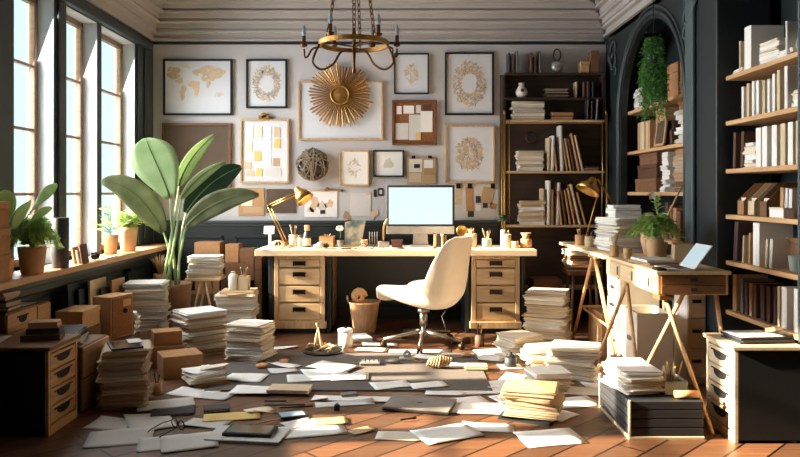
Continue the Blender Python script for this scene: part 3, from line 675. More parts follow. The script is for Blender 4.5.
# ================================================================ CHAIR
def chair():
    c = F(424, 346); c.z = 0; c = Vector((.235, 6.0, 0))
    t = thing('office_chair', 'cream bucket office chair on a steel star base facing the desk', 'chair', c)
    X = T(c, math.radians(138))
    prof = [(.41, .355), (.40, .385), (.32, .38), (.2, .355), (.06, .335), (-.09, .33), (-.20, .35), (-.275, .43), (-.31, .56), (-.33, .70), (-.35, .83), (-.365, .905), (-.37, .93)]
    hw = [.20, .235, .265, .28, .29, .295, .295, .29, .275, .25, .22, .17, .10]
    ed = [.03, .09, .125, .16, .19, .225, .235, .215, .165, .11, .06, .03, .01]       # how far the edge is drawn up and forward
    N = len(prof)
    def cat(arr, u):
        f = u*(N-1); i = min(int(f), N-2); g = f-i
        g2 = g
        a, b = arr[i], arr[i+1]
        if isinstance(a, tuple): return tuple(p+(q-p)*g2 for p, q in zip(a, b))
        return a+(b-a)*g2
    def fn(u, v):
        x, z = cat(prof, u); h = cat(hw, u); e = cat(ed, u); s = 2*v-1
        q = abs(s)**2.4
        t_ = max(0, min(1, (u-.4)/.35))      # lower: edge rises in z, upper: edge comes forward in x
        return (x+e*q*t_*.95, h*s*(1-.10*q), z+e*q*(1-t_*.75))
    MB().grid(fn, 33, 18, X=X).build('seat_shell', M['chair'], t, solid=.022, sub=1)
    MB().grid(lambda u, v: tuple(a+b for a, b in zip(fn(.03+.40*u, .12+.76*v), (0, 0, .017+.012*math.sin(PI*u)*math.sin(PI*v)))), 14, 10, X=X).build('seat_pad', M['chair'], t, solid=.02)
    m = MB().lathe([(.05, .29), (.05, .318), (.02, .325)], X=X @ Matrix.Translation((.05, 0, -.005))); m.build('seat_mount', M['steel'], t)
    MB().lathe([(.033, .17), (.033, .295)], X=X @ Matrix.Translation((.05, 0, 0))).build('column_cover', M['steel'], t)
    MB().lathe([(.02, .09), (.02, .17)], X=X @ Matrix.Translation((.05, 0, 0))).build('column', M['steel'], t)
    MB().lathe([(.035, .085), (.045, .1), (.04, .125), (.025, .13)], X=X @ Matrix.Translation((.05, 0, 0))).build('hub', M['steel'], t)
    hub = X @ Vector((.05, 0, .115))
    for k in range(5):
        a = math.radians(191+72*k); L = .34; d = Vector((math.cos(a), math.sin(a), 0)); e = hub+d*L; e.z = .07
        lg = MB().tube([hub+d*.02, hub+d*.1+Vector((0, 0, -.004)), e], [.022, .019, .013], 8).build('leg', M['steel'], t)
        ca = MB(); n = Vector((-d.y, d.x, 0))
        for s in (-1, 1): ca.tube([e+n*s*.006+Vector((0, 0, -.043)), e+n*s*.022+Vector((0, 0, -.043))], .0265, 12)
        ca.tube([e, e+Vector((0, 0, -.045))], .008, 6); ca.build('caster', M['bronze'], lg)
chair()
# ================================================================ DESK LAMPS
def shade_mb(X, r=.075, L=.12):
    return MB().lathe([(.018, 0), (.03, .008), (.036, .03), (.04, .045), (r*.75, .075), (r*.98, L), (r*.95, L), (r*.7, .075), (.03, .04)], X=X, n=24, cap=False)
def aim(p, d):
    d = Vector(d).normalized(); return Matrix.Translation(p) @ d.to_track_quat('Z', 'Y').to_matrix().to_4x4()
def lampA():
    Y = 6.78; b = P(286, 246.5, Y); b.z = DZ+.0005; el = P(269, 206, Y); hd = P(298, 193, Y-.05)
    t = thing('desk_lamp', 'brass jointed desk lamp at the window end of the wide desk', 'lamp', b)
    MB().lathe([(.075, 0), (.075, .012), (.06, .022), (.018, .028), (.014, .05)], b, 24).build('base', M['brass'], t)
    m = MB()
    for s in (-.014, .014): m.tube([b+Vector((s, 0, .04)), el+Vector((s, 0, 0))], .0055, 8)
    m.build('lower_arm', M['brass'], t)
    m = MB()
    for s in (-.012, .012): m.tube([el+Vector((0, 0, s)), hd+Vector((0, 0, s))], .0055, 8)
    m.build('upper_arm', M['brass'], t)
    MB().ball(el, .018).build('joint', M['bronze'], t)
    d = Vector((.62, -.25, -.72)); X = aim(P(296, 188, Y-.05), d)
    sh = shade_mb(X, .088, .15).build('lamp_shade', M['brass'], t, solid=.002)
    MB().ball(X @ Vector((0, 0, .085)), .026).build('bulb', M['lampglow'], sh)
    MB().tube([hd, X @ Vector((0, 0, .01))], .012, 8).build('joint', M['bronze'], t)
lampA()
# ================================================================ items on the desk
def D(x, Y=6.75): return Vector(((x-400)*Y/FP, Y, DZ+.0005))
Y = 6.72; p = D(270, Y); t = thing('sign_stand', 'small white card stand on a post at the window end of desk', 'stand', p)
MB().box(p+Vector((-.05, -.04, 0)), p+Vector((.05, .04, .01))).build('base', M['white'], t, bevel=.003); MB().box(p+Vector((-.012, -.008, .01)), p+Vector((.012, .008, .15))).build('post', M['white'], t, bevel=.002)
MB().cbox((0, 0, 0), (.095, .012, .075), T(p+Vector((-.005, -.012, .165)), 0, -.25)).build('card_panel', M['white'], t, bevel=.003)
m = MB()
for k in range(7):
    q = D(277, 6.6)+Vector((R.uniform(-.02, .02), 0, .038)); m.tube([q+Vector((.034*math.cos(a*PI/7)*(1+.1*k), R.uniform(-.002, .002)+.012*k-.04, .034*math.sin(a*PI/7))) for a in range(14)], .004, 5, closed=True)
tag(m.build('wire_coil', M['cream']), 'loose coil of cream cord on the desk beside lamp base', 'cord')
cup_of(D(293.5, 6.9), .042, .11, 'cream', 'cream brush cup just behind the window-end lamp', 6)
t = thing('glass_jar', 'clear lidded glass jar between brush cup and dark bottle', 'jar', D(301, 6.85)); p = D(301, 6.85)
MB().lathe([(.03, 0), (.036, .01), (.036, .08), (.03, .09), (.028, .09), (.033, .08), (.033, .012), (.001, .008)], p).build('body', M['jarglass'], t); MB().lathe([(.033, .091), (.033, .105), (.02, .11)], p).build('lid', M['charcoal'], t)
p = D(307, 6.8); t = thing('bottle', 'dark glass bottle with tan cap and cream label on desk', 'bottle', p)
MB().lathe([(.034, 0), (.036, .01), (.036, .1), (.03, .13), (.018, .15), (.018, .165)], p).build('body', M['navy'], t, bevel=0); MB().lathe([(.024, .155), (.026, .16), (.026, .205), (.02, .207)], p).build('cap', M['terra'], t); MB().lathe([(.037, .015), (.037, .085)], p, cap=False).build('bottle_label', M['cream'], t)
def crumple(p, r, mat, label, name='crumpled_paper', cat='paper', group='crumpled papers', sc=(1, 1, .8)):
    m = MB().ball((0, 0, 0), r, (1, 1, 1), n=12); sd = R.uniform(0, 50)
    for q in m.v:
        f = 1+.45*noise.noise(q*(2.2/r)+Vector((sd, sd, 0))); q *= f
        for i in range(3): q[i] *= sc[i]
    zm = min(q.z for q in m.v)
    for q in m.v: q += Vector(p)-Vector((0, 0, zm-.0008))
    m.sm = [False]*len(m.f); return tag(m.build(name, M[mat]), label, cat, group)
crumple(D(320, 6.62), .035, 'paper3', 'crumpled grey paper ball before the wooden desk box'); crumple(D(326, 6.64), .03, 'charcoal', 'crumpled dark wad before the wooden desk box'); crumple(D(316, 6.6), .022, 'paper', 'small white crumpled ball near the dark bottle')
p = D(327, 6.84); cup_of(p, .07, .1, 'tan', 'square tan wooden desk organizer behind the crumpled papers', 7, 'desk_organizer', 'organizer', True, tl=.06, tm=('terra', 'cream', 'tan', 'brass'))
p = D(340, 6.8); t = thing('flower_pot', 'small grey pot holding a white flower on the desk', 'plant', p)
MB().lathe([(.03, 0), (.037, .065), (.033, .065), (.028, .055)], p).build('pot', M['stone'], t); MB().tube([p+Vector((0, 0, .05)), p+Vector((.005, 0, .12)), p+Vector((0, -.005, .17))], .0025, 5).build('stem', M['leafM'], t)
m = MB(); q = p+Vector((0, -.01, .178))
for k in range(7):
    a = k*2*PI/7; m.ball(q+Vector((.024*math.cos(a), .006*math.sin(a), .016*math.sin(a))), .015, (1, .6, .8), 8)
m.build('petals', M['ceramic'], t)
# leaning painted panel
q0, q1, q2, q3 = P(344.5, 245.5, 7.0), P(361, 245.5, 7.0), P(366, 219, 7.06), P(345, 222, 7.06)
for q in (q0, q1): q.z = DZ+.001
m = MB(); off = Vector((0, .012, 0)); m.add([q0, q1, q2, q3]+[q+off for q in (q0, q1, q2, q3)], [(0, 1, 2, 3), (7, 6, 5, 4), (0, 4, 5, 1), (1, 5, 6, 2), (2, 6, 7, 3), (3, 7, 4, 0)])
tag(m.build('painted_panel', M['paint']), 'abstract teal and ochre panel leaning on the back wall over desk', 'painting')
mug(D(364.5, 6.85), .032, .065, 'terra2', 'small tan cup beside the leaning painted panel', 'cup', 'cup', False)
p = D(373.5, 6.88); t = thing('file_rack', 'dark wire desk rack between tan cup and gooseneck lamp', 'rack', p)
MB().box(p+Vector((-.045, -.04, 0)), p+Vector((.045, .04, .012))).build('base', M['grey'], t, bevel=.003)
for k in range(4):
    a = p+Vector((-.036+.024*k, 0, .012)); MB().tube([a+Vector((0, -.035, 0)), a+Vector((0, -.035, .1)), a+Vector((0, -.02, .125)), a+Vector((0, .02, .125)), a+Vector((0, .035, .1)), a+Vector((0, .035, 0))], .0035, 6).build('wire_divider', M['grey'], t)
p = D(383.5, 6.78); t = thing('gooseneck_lamp', 'slim brass gooseneck lamp on a stone block by the monitor', 'lamp', p)
MB().box(p+Vector((-.05, -.035, 0)), p+Vector((.055, .035, .055))).build('base', M['stone'], t, bevel=.006)
MB().tube(cr([p+Vector((0, 0, .055)), p+Vector((.0, 0, .16)), p+Vector((.008, 0, .21)), p+Vector((.035, 0, .26)), p+Vector((.05, 0, .255))]), [.01]*25, 8).build('neck', M['brass'], t)
p = D(397, 6.78); carton(p+Vector((-.05, -.04, 0)), p+Vector((.05, .04, .075)), 'dkbrown', 'small brown lidded box under the monitor edge on desk', name='keepsake_box')
for i, mt in enumerate(('tan', 'charcoal', 'cream', 'dkbrown')):
    shelf_book('x', D(434+i*3.3, 6.85).x, .026, .12-.01*(i % 2), .1, 6.8, DZ, (mt, 'paper'), f'small {colname[mt]} book, {ORD[i]} from monitor stand on desk', 'small books beside monitor stand')
# glasses, pens, sheets on the desk
def glasses(p, rz, label, s=1.0):
    t = thing('eyeglasses', label, 'glasses', p); X = T(p, rz) @ Matrix.Scale(s, 4)
    m = MB()
    for sx in (-.032, .032): m.tube([(sx+.026*math.cos(a*PI/8), 0, .024+.022*math.sin(a*PI/8)) for a in range(16)], .0028, 6, closed=True, X=X)
    m.tube([(-.008, 0, .028), (0, -.002, .032), (.008, 0, .028)], .0025, 6, X=X); m.build('frame_front', M['black'], t)
    for s_ in (-1, 1): MB().tube([(s_*.058, 0, .03), (s_*.06, .05, .028), (s_*.058, .11, .012), (s_*.055, .13, .003)], .0022, 6, X=X).build('temple', M['black'], t)
glasses(D(367, 6.58), .15, 'black-rimmed eyeglasses lying on the desk in front of tan cup', 1.15)
for i, (x, Yd, w, d, rz, mt, lb) in enumerate(((300, 6.62, .3, .14, .1, 'paper', 'white sheet lying by the lamp base on wide desk'), (345, 6.62, .22, .13, -.2, 'cream', 'cream sheet lying before the flower pot on desk'), (388, 6.6, .26, .14, .1, 'paper', 'white sheet lying before the gooseneck lamp on desk'), (420, 6.66, .3, .16, 0, 'paper', 'white sheet under the monitor on the desk'), (497, 6.6, .3, .15, .05, 'paper', 'white sheet on the desk behind the chair back'), (272, 6.56, .2, .11, .3, 'paper2', 'cream sheet at window corner of wide desk'))):
    pp = D(x, Yd); sheet_at((pp.x, pp.y, DZ+.002), w, d, rz, lb, mt, .002, group='sheets on the wide desk')
def pen(p, L, rz, mat, label, r=.0045, z=.006, name='pen'):
    d = Vector((math.cos(rz), math.sin(rz), 0)); p = Vector(p)+Vector((0, 0, z)); m = MB().tube([p-d*L*.5, p-d*L*.42, p+d*L*.3, p+d*L*.32, p+d*L*.5], [.001, r, r, r*1.15, r*1.1], 8)
    return tag(m.build(name, M[mat]), label, 'pen')
pen(D(346, 6.56), .1, .2, 'bronze', 'short dark pen on the desk before the flower pot'); pen(D(377, 6.57), .14, .05, 'charcoal', 'long dark pen beside the eyeglasses on desk'); pen(D(399, 6.56), .12, -.1, 'charcoal', 'dark pen near the small brown desk box'); pen(D(330, 6.56), .13, .4, 'brass', 'brass pen before the crumpled wads on desk')
tag(MB().lathe([(.03, 0), (.03, .028), (.014, .028), (.014, 0)], D(288, 6.6), cap=False).build('tape_roll', M['cream']), 'cream tape roll beside the cord coil on desk', 'tape')
# right end of the desk
p = D(462, 6.86); t = thing('hand_mirror', 'small round brass mirror on a stand behind the chair top', 'mirror', p)
X = T(p+Vector((0, 0, .15)), 0, PI/2-.1); MB().lathe([(.05, 0), (.056, .004), (.05, .01), (.045, .006)], X=X).build('rim', M['brass'], t); MB().tube([p+Vector((0, 0, .01)), p+Vector((0, 0, .1))], .006, 6).build('post', M['brass'], t); MB().lathe([(.04, 0), (.04, .008), (.01, .012)], p).build('base', M['brass'], t)
cup_of(D(471, 6.8), .055, .125, 'cream', 'cream ribbed brush pot behind the chair back', 9, tl=.1)
cup_of(D(486.5, 6.78), .05, .085, 'jarglass', 'clear glass holder of brushes by the ribbed pot', 8, 'brush_jar', 'jar', tl=.11)
cup_of(D(506, 6.72), .05, .125, 'cream', 'cream cylinder pot with a green sprig at desk end', 3, tl=.08)
cup_of(D(515, 6.66), .032, .065, 'terra2', 'low tan cup between cream cylinder and wooden jar', 0)
p = D(526, 6.7); t = thing('wooden_jar', 'small carved wooden jar at the shelving end of desk', 'jar', p)
MB().lathe([(.05, 0), (.056, .02), (.056, .07), (.048, .085)], p).build('body', M['terra'], t); MB().lathe([(.035, .086), (.03, .1), (.05, .14), (.044, .14), (.025, .1)], p).build('lid', M['tan'], t)
t = thing('sprig_plant', 'green sprig leaning over the cream cylinder at desk end', 'plant', D(503.5, 6.82)); p = D(503.5, 6.82)
m = MB()
MB().lathe([(.02, 0), (.028, .05), (.026, .16), (.02, .16)], p).build('pot', M['ceramic'], t)
MB().tube([p+Vector((0, 0, .12)), p+Vector((-.01, -.02, .2)), p+Vector((-.0, -.03, .3))], .003, 5).build('stem', M['leafD'], t)
for k in range(14):
    a = k*2.4; q = p+Vector((0, -.03, .25+.005*k)); m.leaf(q, q+Vector((math.cos(a)*.075, math.sin(a)*.05, .02*math.sin(k))), .022, (-math.sin(a), math.cos(a), .3), .03)
m.build('foliage', M['leafD'], t)
# ================================================================ BACK WALL PICTURES
YW = YB-.001
def wx(x): return (x-400)*(YB-.03)/FP
def wz(y): return EYE-(y-192)*(YB-.03)/FP
def frame(x0, y0, x1, y1, border, mount, label, w=.022, name='picture_frame', dep=.035, group='framed pictures on the back wall', cat='picture', art=None, inner=None):
    a, b, c, d = wx(x0), wx(x1), wz(y1), wz(y0); t = thing(name, label, cat, ((a+b)/2, YW, c), group); Yf = YW-dep
    m = MB(); m.box((a, Yf, c), (a+w, YW, d)); m.box((b-w, Yf, c), (b, YW, d)); m.box((a+w, Yf, c), (b-w, YW, c+w)); m.box((a+w, Yf, d-w), (b-w, YW, d))
    m.build('frame_border', M[border], t, bevel=.003)
    MB().box((a+w, YW-.014, c+w), (b-w, YW-.002, d-w)).build('mount', M[mount], t)
    if art:
        m = MB(); mats = art(m, a+w, b-w, c+w, d-w, YW-.0155); m.build('print', [M[k] for k in mats], t)
    return t
def blob(m, cx, cz, rx, rz, y, seed, mi=0, n=18):
    r = random.Random(seed); ph = [r.uniform(0, 6) for _ in range(4)]
    vs = [(cx, y, cz)]
    for i in range(n):
        a = 2*PI*i/n; f = 1+.22*math.sin(2*a+ph[0])+.18*math.sin(3*a+ph[1])+.12*math.sin(5*a+ph[2]); vs.append((cx+rx*f*math.cos(a), y, cz+rz*f*math.sin(a)))
    m.add(vs, [(0, 1+(i+1) % n, 1+i) for i in range(n)], False, mi)
def mapart(m, a, b, c, d, y):
    W_, H = b-a, d-c
    for i, (u, v, rx, rz, mi) in enumerate(((.14, .76, .11, .10, 0), (.22, .62, .05, .06, 0), (.08, .85, .05, .04, 0), (.27, .40, .05, .13, 0), (.47, .78, .06, .05, 0), (.45, .54, .075, .10, 1), (.48, .42, .04, .08, 1), (.66, .80, .20, .09, 0), (.74, .70, .10, .07, 0), (.60, .66, .05, .05, 0), (.84, .80, .08, .06, 0), (.66, .56, .03, .07, 0), (.82, .36, .06, .05, 2), (.33, .9, .05, .04, 2))):
        blob(m, a+u*W_, c+v*H, rx*W_, rz*H, y-.0002*i, 20+i, mi)
    return ['ink', 'orange', 'ink2']
def wreath(n=150, r0=.55, r1=.95, dens=1, mats=('ink', 'ink2', 'inkd'), seed=3, sx=.34, sz=.36, filled=False):
    def fn(m, a, b, c, d, y):
        r = random.Random(seed); cx, cz, W_, H = (a+b)/2, (c+d)/2, b-a, d-c
        for i in range(n):
            t = r.uniform(0, 2*PI); q = (r.uniform(0, 1)**.5 if filled else r.uniform(r0, r1)); px, pz = cx+math.cos(t)*q*sx*W_, cz+math.sin(t)*q*sz*H
            an = t+r.choice((-1, 1))*r.uniform(.4, 1.3); L = r.uniform(.018, .05)
            m.leaf((px, y-.0001*(i % 9), pz), (px+math.cos(an)*L, y-.0001*(i % 9), pz+math.sin(an)*L), r.uniform(.004, .008), (-math.sin(an), 0, math.cos(an)), 0, 3, i % len(mats))
        return list(mats)
    return fn
frame(163, 59, 232, 115, 'black', 'mount', 'black-framed pale world map in the upper corner by the windows', .018, art=mapart)
frame(246, 59, 287, 108, 'black', 'mount', 'black-framed beige leaf wreath print beside the map', .018, art=wreath(420, .5, 1.0))
frame(298, 81, 383, 140, 'oakv', 'mount', 'large blank pale canvas in thin wood frame behind the sunburst', .018)
frame(394, 53, 429, 94, 'black', 'mount', 'thin black frame with small oval ornament print above cork board', .014, art=wreath(60, 0, 1, 1, ('ink', 'orange'), 5, .16, .22, True))
frame(445, 52, 494, 115, 'black', 'mount', 'tall black frame with a brown wreath print by the shelving', .02, art=wreath(460, .45, 1.0, 1, ('ink', 'inkd', 'orange'), 8))
frame(162, 123, 231, 195, 'brown', 'board', 'large brown pin board in a wooden frame behind the banana plant', .025, 'pin_board', cat='board', group='boards on the back wall')
t8 = frame(240, 119, 289, 183, 'oakv', 'mount', 'light wooden planning board with a gold clip under the wreath print', .018, 'planning_board', cat='board', group='boards on the back wall')
xc = wx(264); m = MB().box((xc-.055, YW-.05, wz(119.5)), (xc+.055, YW-.02, wz(115.5))); m.lathe([(.03, 0), (.03, .03)], X=T((xc, YW-.02, wz(115.5)), 0, PI/2)); m.build('clip', M['gold'], t8, bevel=.002)
frame(339, 150, 369, 186, 'oakv', 'paper', 'small light wood frame with faint print over the desk lamp side', .016, art=wreath(40, .3, 1, 1, ('ink2', 'ink'), 12, .22, .25))
frame(373, 150, 404, 177, 'black', 'paper', 'small black frame with pale yellow print above the monitor', .016, art=lambda m, a, b, c, d, y: (blob(m, (a+b)/2, (c+d)/2, .04, .06, y, 3), ['ink2'])[1])
frame(445, 125, 495, 183, 'oakv', 'mount', 'wood-framed round leafy tree print over the pencil pots', .02, art=wreath(420, 0, 1, 1, ('ink', 'inkd', 'orange'), 15, .27, .28, True))
cb = frame(392, 100, 437, 145, 'brown', 'cork', 'dark-framed cork board pinned with white notes above the monitor', .025, 'cork_board', cat='board', group='boards on the back wall')
def note(x0, y0, x1, y1, mat, label, Yn=YW-.018, group='notes on the cork board', name='note', rz=0, cat='note', th=.0015):
    a, b, c, d = wx(x0), wx(x1), wz(y1), wz(y0)
    m = MB().cbox((0, 0, 0), (b-a, th, d-c), T(((a+b)/2, Yn, (c+d)/2), 0, 0, rz)); return tag(m.build(name, M[mat]), label, cat, group)
note(396.5, 106, 401.5, 114, 'paper', 'small white note at the top corner of cork board, window side'); note(403.5, 105.5, 414, 113.5, 'paper', 'wide white note along the top of cork board')
note(416, 105, 421, 113, 'paper3', 'narrow grey note along the top of cork board'); note(423, 104.5, 431.5, 110.5, 'dkbrown', 'dark photo at the top corner of cork board')
note(409, 114.5, 420.5, 140, 'paper3', 'tall white page in the middle of cork board', YW-.0165); note(420.5, 111, 432.5, 132, 'paper', 'white page on the shelving side of cork board', YW-.0195); note(395.5, 123, 408.5, 139.5, 'paper3', 'white page in the lower corner of cork board')
note(416, 132.5, 420.8, 140, 'yellow', 'small yellow slip at the foot of the cork board', YW-.0205)
for i, (a, b, c, d, mt) in enumerate(((246, 127, 253, 138, 'paper'), (255, 126, 262, 137, 'paper2'), (264, 126, 271, 138, 'paper'), (274, 127, 280, 137, 'cream'), (274, 139, 280, 148, 'yellow'), (245, 142, 252, 152, 'paper2'), (254, 151, 261, 161, 'yellow'), (263, 141, 271, 150, 'paper'), (273, 158, 279, 166, 'paper4'), (244, 162, 251, 169, 'cream'), (256, 168, 262, 176, 'yellow'), (265, 168, 281, 176, 'paper3'), (246, 171, 254, 176, 'cream'), (264, 154, 271, 165, 'paper'))):
    pos = ['at the top', 'second along the top', 'third along the top', 'last along the top', 'below the last top note', 'on the window edge', 'in the middle', 'mid lamp side', 'low on the lamp side', 'low on the window edge', 'along the bottom', 'widest along the bottom', 'in the bottom corner', 'under the centre'][i]
    note(a, b, c, d, mt, f'{ {"paper":"white","paper2":"cream","cream":"beige","yellow":"yellow","paper4":"tan","paper3":"grey"}[mt]} note {pos} of the planning board', group='notes on the planning board')
# clipped sheet (taped) next to the monitor
p0 = (wx(407), wz(184)); t = thing('clip_board', 'tan board of taped sketches with two clips above the monitor', 'board', ((wx(407)+wx(436))/2, YW, wz(184)), 'boards on the back wall')
MB().box((wx(407), YW-.015, wz(184)), (wx(436), YW-.001, wz(157))).build('board_panel', M['paper4'], t, bevel=.003)
for x in (413.5, 430): MB().box((wx(x)-.02, YW-.03, wz(158.5)), (wx(x)+.02, YW-.016, wz(155.5))).build('clip', M['bronze'], t, bevel=.003)
for a, b, c, d, mt, lb in ((409, 159, 422, 172, 'paper2', 'cream sketch at the top of tan clip board'), (414, 164, 420, 168, 'charcoal', 'dark stamp card on the cream sketch of clip board'), (424, 160, 433, 170, 'paper', 'white sketch at the top of tan clip board'), (424, 168, 434, 175, 'tan', 'tan swatch low on the clip board'), (409, 173, 421, 182, 'cream', 'beige sketch low on the tan clip board')):
    note(a, b, c, d, mt, lb, YW-.0165-(.002 if mt in ('charcoal', 'tan') else 0), 'sketches on the clip board')
# lower pin strip
def pboard(x0, y0, x1, y1, mt, label, dep=.012, name='pinned_panel'):
    return tag(MB().box((wx(x0), YW-dep, wz(y1)), (wx(x1), YW, wz(y0))).build(name, M[mt], bevel=.002), label, 'panel', 'panels pinned low on the back wall')
pboard(238, 188, 264, 215.5, 'tan', 'tan pinned panel half behind the banana leaf'); pboard(266, 189, 295, 213, 'board', 'dark brown pinned panel behind the brass desk lamp')
note(241, 195, 252, 206, 'paper2', 'cream note on the tan panel behind the banana leaf', YW-.0135, 'notes low on the back wall'); note(252, 192, 256, 196, 'charcoal', 'dark stamp on tan panel behind the banana leaf', YW-.0135, 'notes low on the back wall'); note(243, 207, 262, 213, 'paper4', 'tan note low on the panel behind the banana leaf', YW-.0135, 'notes low on the back wall')
t = thing('hanging_chart', 'pale tan chart hanging from a thin wooden rod above the desk', 'chart', (wx(320), YW-.02, wz(217)))
MB().box((wx(304), YW-.008, wz(217)), (wx(337), YW-.006, wz(191))).build('chart_sheet', M['paper'], t)
m = MB(); [blob(m, wx(x), wz(y), rx, rz, YW-.0085, 70+i, i % 2) for i, (x, y, rx, rz) in enumerate(((314, 204, .05, .07), (322, 206, .04, .05), (329, 204, .04, .04), (310, 210, .03, .03)))]; m.build('chart_print', [M['orange'], M['ink2']], t)
MB().tube([(wx(300), YW-.016, wz(190.4)), (wx(342), YW-.016, wz(190.4))], .008, 8).build('rod', M['oak'], t); MB().tube([(wx(341), YW-.016, wz(190.4)), (wx(343), YW-.016, wz(190.4))], .013, 8).build('rod_cap', M['charcoal'], t); MB().lathe([(.03, 0), (.012, .03)], (wx(327), YW-.03, wz(190))).build('hook', M['gold'], t)
note(320, 210, 325, 214, 'charcoal', 'small dark card on the hanging chart', YW-.01, 'notes low on the back wall')
pboard(350, 193, 371, 216, 'paper3', 'pale grey sheet pinned behind the painted panel', .004); 
note(366, 192, 371, 195, 'orange', 'small orange tab at the top of pale grey sheet', YW-.0055, 'notes low on the back wall')
tag((lambda m: (blob(m, wx(374), wz(214), .035, .05, YW-.006, 91), m)[1])(MB()).build('dried_leaf', M['orange']), 'dried orange leaf pinned between grey sheet and monitor', 'leaf'); 
tag((lambda m: (blob(m, wx(346.5), wz(216), .03, .05, YW-.006, 92), m)[1])(MB()).build('dried_leaf', M['tan']), 'dried tan leaf pinned beside the hanging chart', 'leaf')
for a, b, c, d, mt, lb in ((373.5, 189.5, 376.5, 197, 'charcoal', 'narrow dark photo pinned close to the monitor'), (378, 188, 383.5, 196, 'charcoal', 'square dark photo pinned close to the monitor'), (379.5, 190, 382, 194, 'paper3', 'grey centre card on the square dark photo')):
    note(a, b, c, d, mt, lb, YW-.004-(.002 if mt == 'paper3' else 0), 'notes low on the back wall')
note(377, 178.5, 384, 181, 'orange', 'small orange slip under the small black frame', YW-.004, 'notes low on the back wall')
for i, (a, b, c, d, mt, rz) in enumerate(((455.5, 187, 462, 205, 'ink', .05), (466, 187, 474, 211, 'tan', -.05), (468, 211, 474, 217, 'charcoal', 0), (476, 205, 481, 211, 'paper', 0), (482, 187, 494, 204, 'paper4', .2), (483, 203, 488, 208, 'charcoal', 0), (490, 203, 497, 209, 'tan', .3), (476, 196, 481, 203, 'charcoal', 0))):
    lb = ['brown print strip nearest the monitor edge', 'long tan print strip second from the monitor', 'dark square at the foot of long tan strip', 'white square under a dark square above brush pots', 'kraft print tilted under the tree picture', 'small dark square on the tilted kraft print', 'tan scrap tilted beside the tilted kraft print', 'dark square between tan strip and kraft print'][i]
    note(a, b, c, d, mt, lb, YW-.004-.002*(mt == 'charcoal'), 'prints pinned beside the monitor', rz=rz)
for x, lb in ((458.5, 'brown strip'), (470, 'long tan strip'), (493, 'tilted kraft print')):
    tag(MB().box((wx(x)-.022, YW-.022, wz(188.5)), (wx(x)+.022, YW-.008, wz(183.5))).build('bulldog_clip', M['bronze'], bevel=.004), f'dark bulldog clip holding the {lb} beside the monitor', 'clip', 'bulldog clips on the wall')
pboard(452, 184, 499, 220, 'paper3', 'pale backing sheet behind the prints beside the monitor', .002, 'backing_sheet')
# sunburst mirror
p = Vector((wx(340.5), YW-.07, wz(95.5))); t = thing('sunburst_mirror', 'antique gold sunburst mirror hung in front of large blank canvas', 'mirror', p)
m = MB(); rs = random.Random(4); NS = 56
for k in range(NS):
    a = 2*PI*k/NS; L = .305+rs.uniform(-.03, .03); d = Vector((math.cos(a), 0, math.sin(a))); n = Vector((-d.z, 0, d.x)); w0, w1 = .0042, .0098
    y0, y1 = -.006, -.02 if k % 2 else -.008
    b0, b1 = p+d*.09+Vector((0, y0, 0)), p+d*L+Vector((0, y1+.02, 0))
    vs = [b0-n*w0, b0+n*w0, b1+n*w1, b1+d*.016, b1-n*w1]; vs += [q+Vector((0, -.007, 0)) for q in (b0, b1)]+[q+Vector((0, .006, 0)) for q in vs[:5]]
    m.add(vs, [(0, 5, 6, 4), (5, 1, 2, 6), (4, 6, 3), (6, 2, 3), (0, 4, 11, 7), (1, 8, 9, 2), (2, 9, 10, 3), (3, 10, 11, 4), (7, 11, 10, 9, 8)])
m.build('rays', M['gold'], t)
X = T(p, 0, PI/2); MB().lathe([(.10, -.02), (.105, .0), (.1, .02), (.085, .026), (.08, .016)], X=X, n=32, cap=False).build('rim', M['gold'], t); MB().lathe([(.082, .008), (.001, .02)], X=X, n=32, cap=False).build('mirror_glass', M['gold'], t)
MB().lathe([(.1, -.03), (.1, -.021)], X=X).build('wall_mount', M['bronze'], t)
# wicker ball
p = Vector((wx(313), YW-.08, wz(164.5))); t = thing('wicker_ball', 'dark woven wicker ball hung on the wall above the lamp', 'wall decoration', p)
m = MB(); rs = random.Random(9)
for k in range(26):
    ax = Vector((rs.gauss(0, 1), rs.gauss(0, 1), rs.gauss(0, 1))).normalized(); u = ax.orthogonal().normalized(); v = ax.cross(u); r = .165*rs.uniform(.9, 1.05); sh = rs.uniform(-.06, .06); r2 = math.sqrt(max(.01, r*r-sh*sh))
    m.tube([p+Vector((1, .42, 1))*0+Vector(((u*math.cos(a)*r2+v*math.sin(a)*r2+ax*sh).x, (u*math.cos(a)*r2+v*math.sin(a)*r2+ax*sh).y*.42, (u*math.cos(a)*r2+v*math.sin(a)*r2+ax*sh).z)) for a in [2*PI*i/20 for i in range(20)]], .007, 5, closed=True)
m.build('woven_strands', M['wicker'], t); MB().ball(p, .13, (1, .36, 1)).build('core', M['darkw'], t)
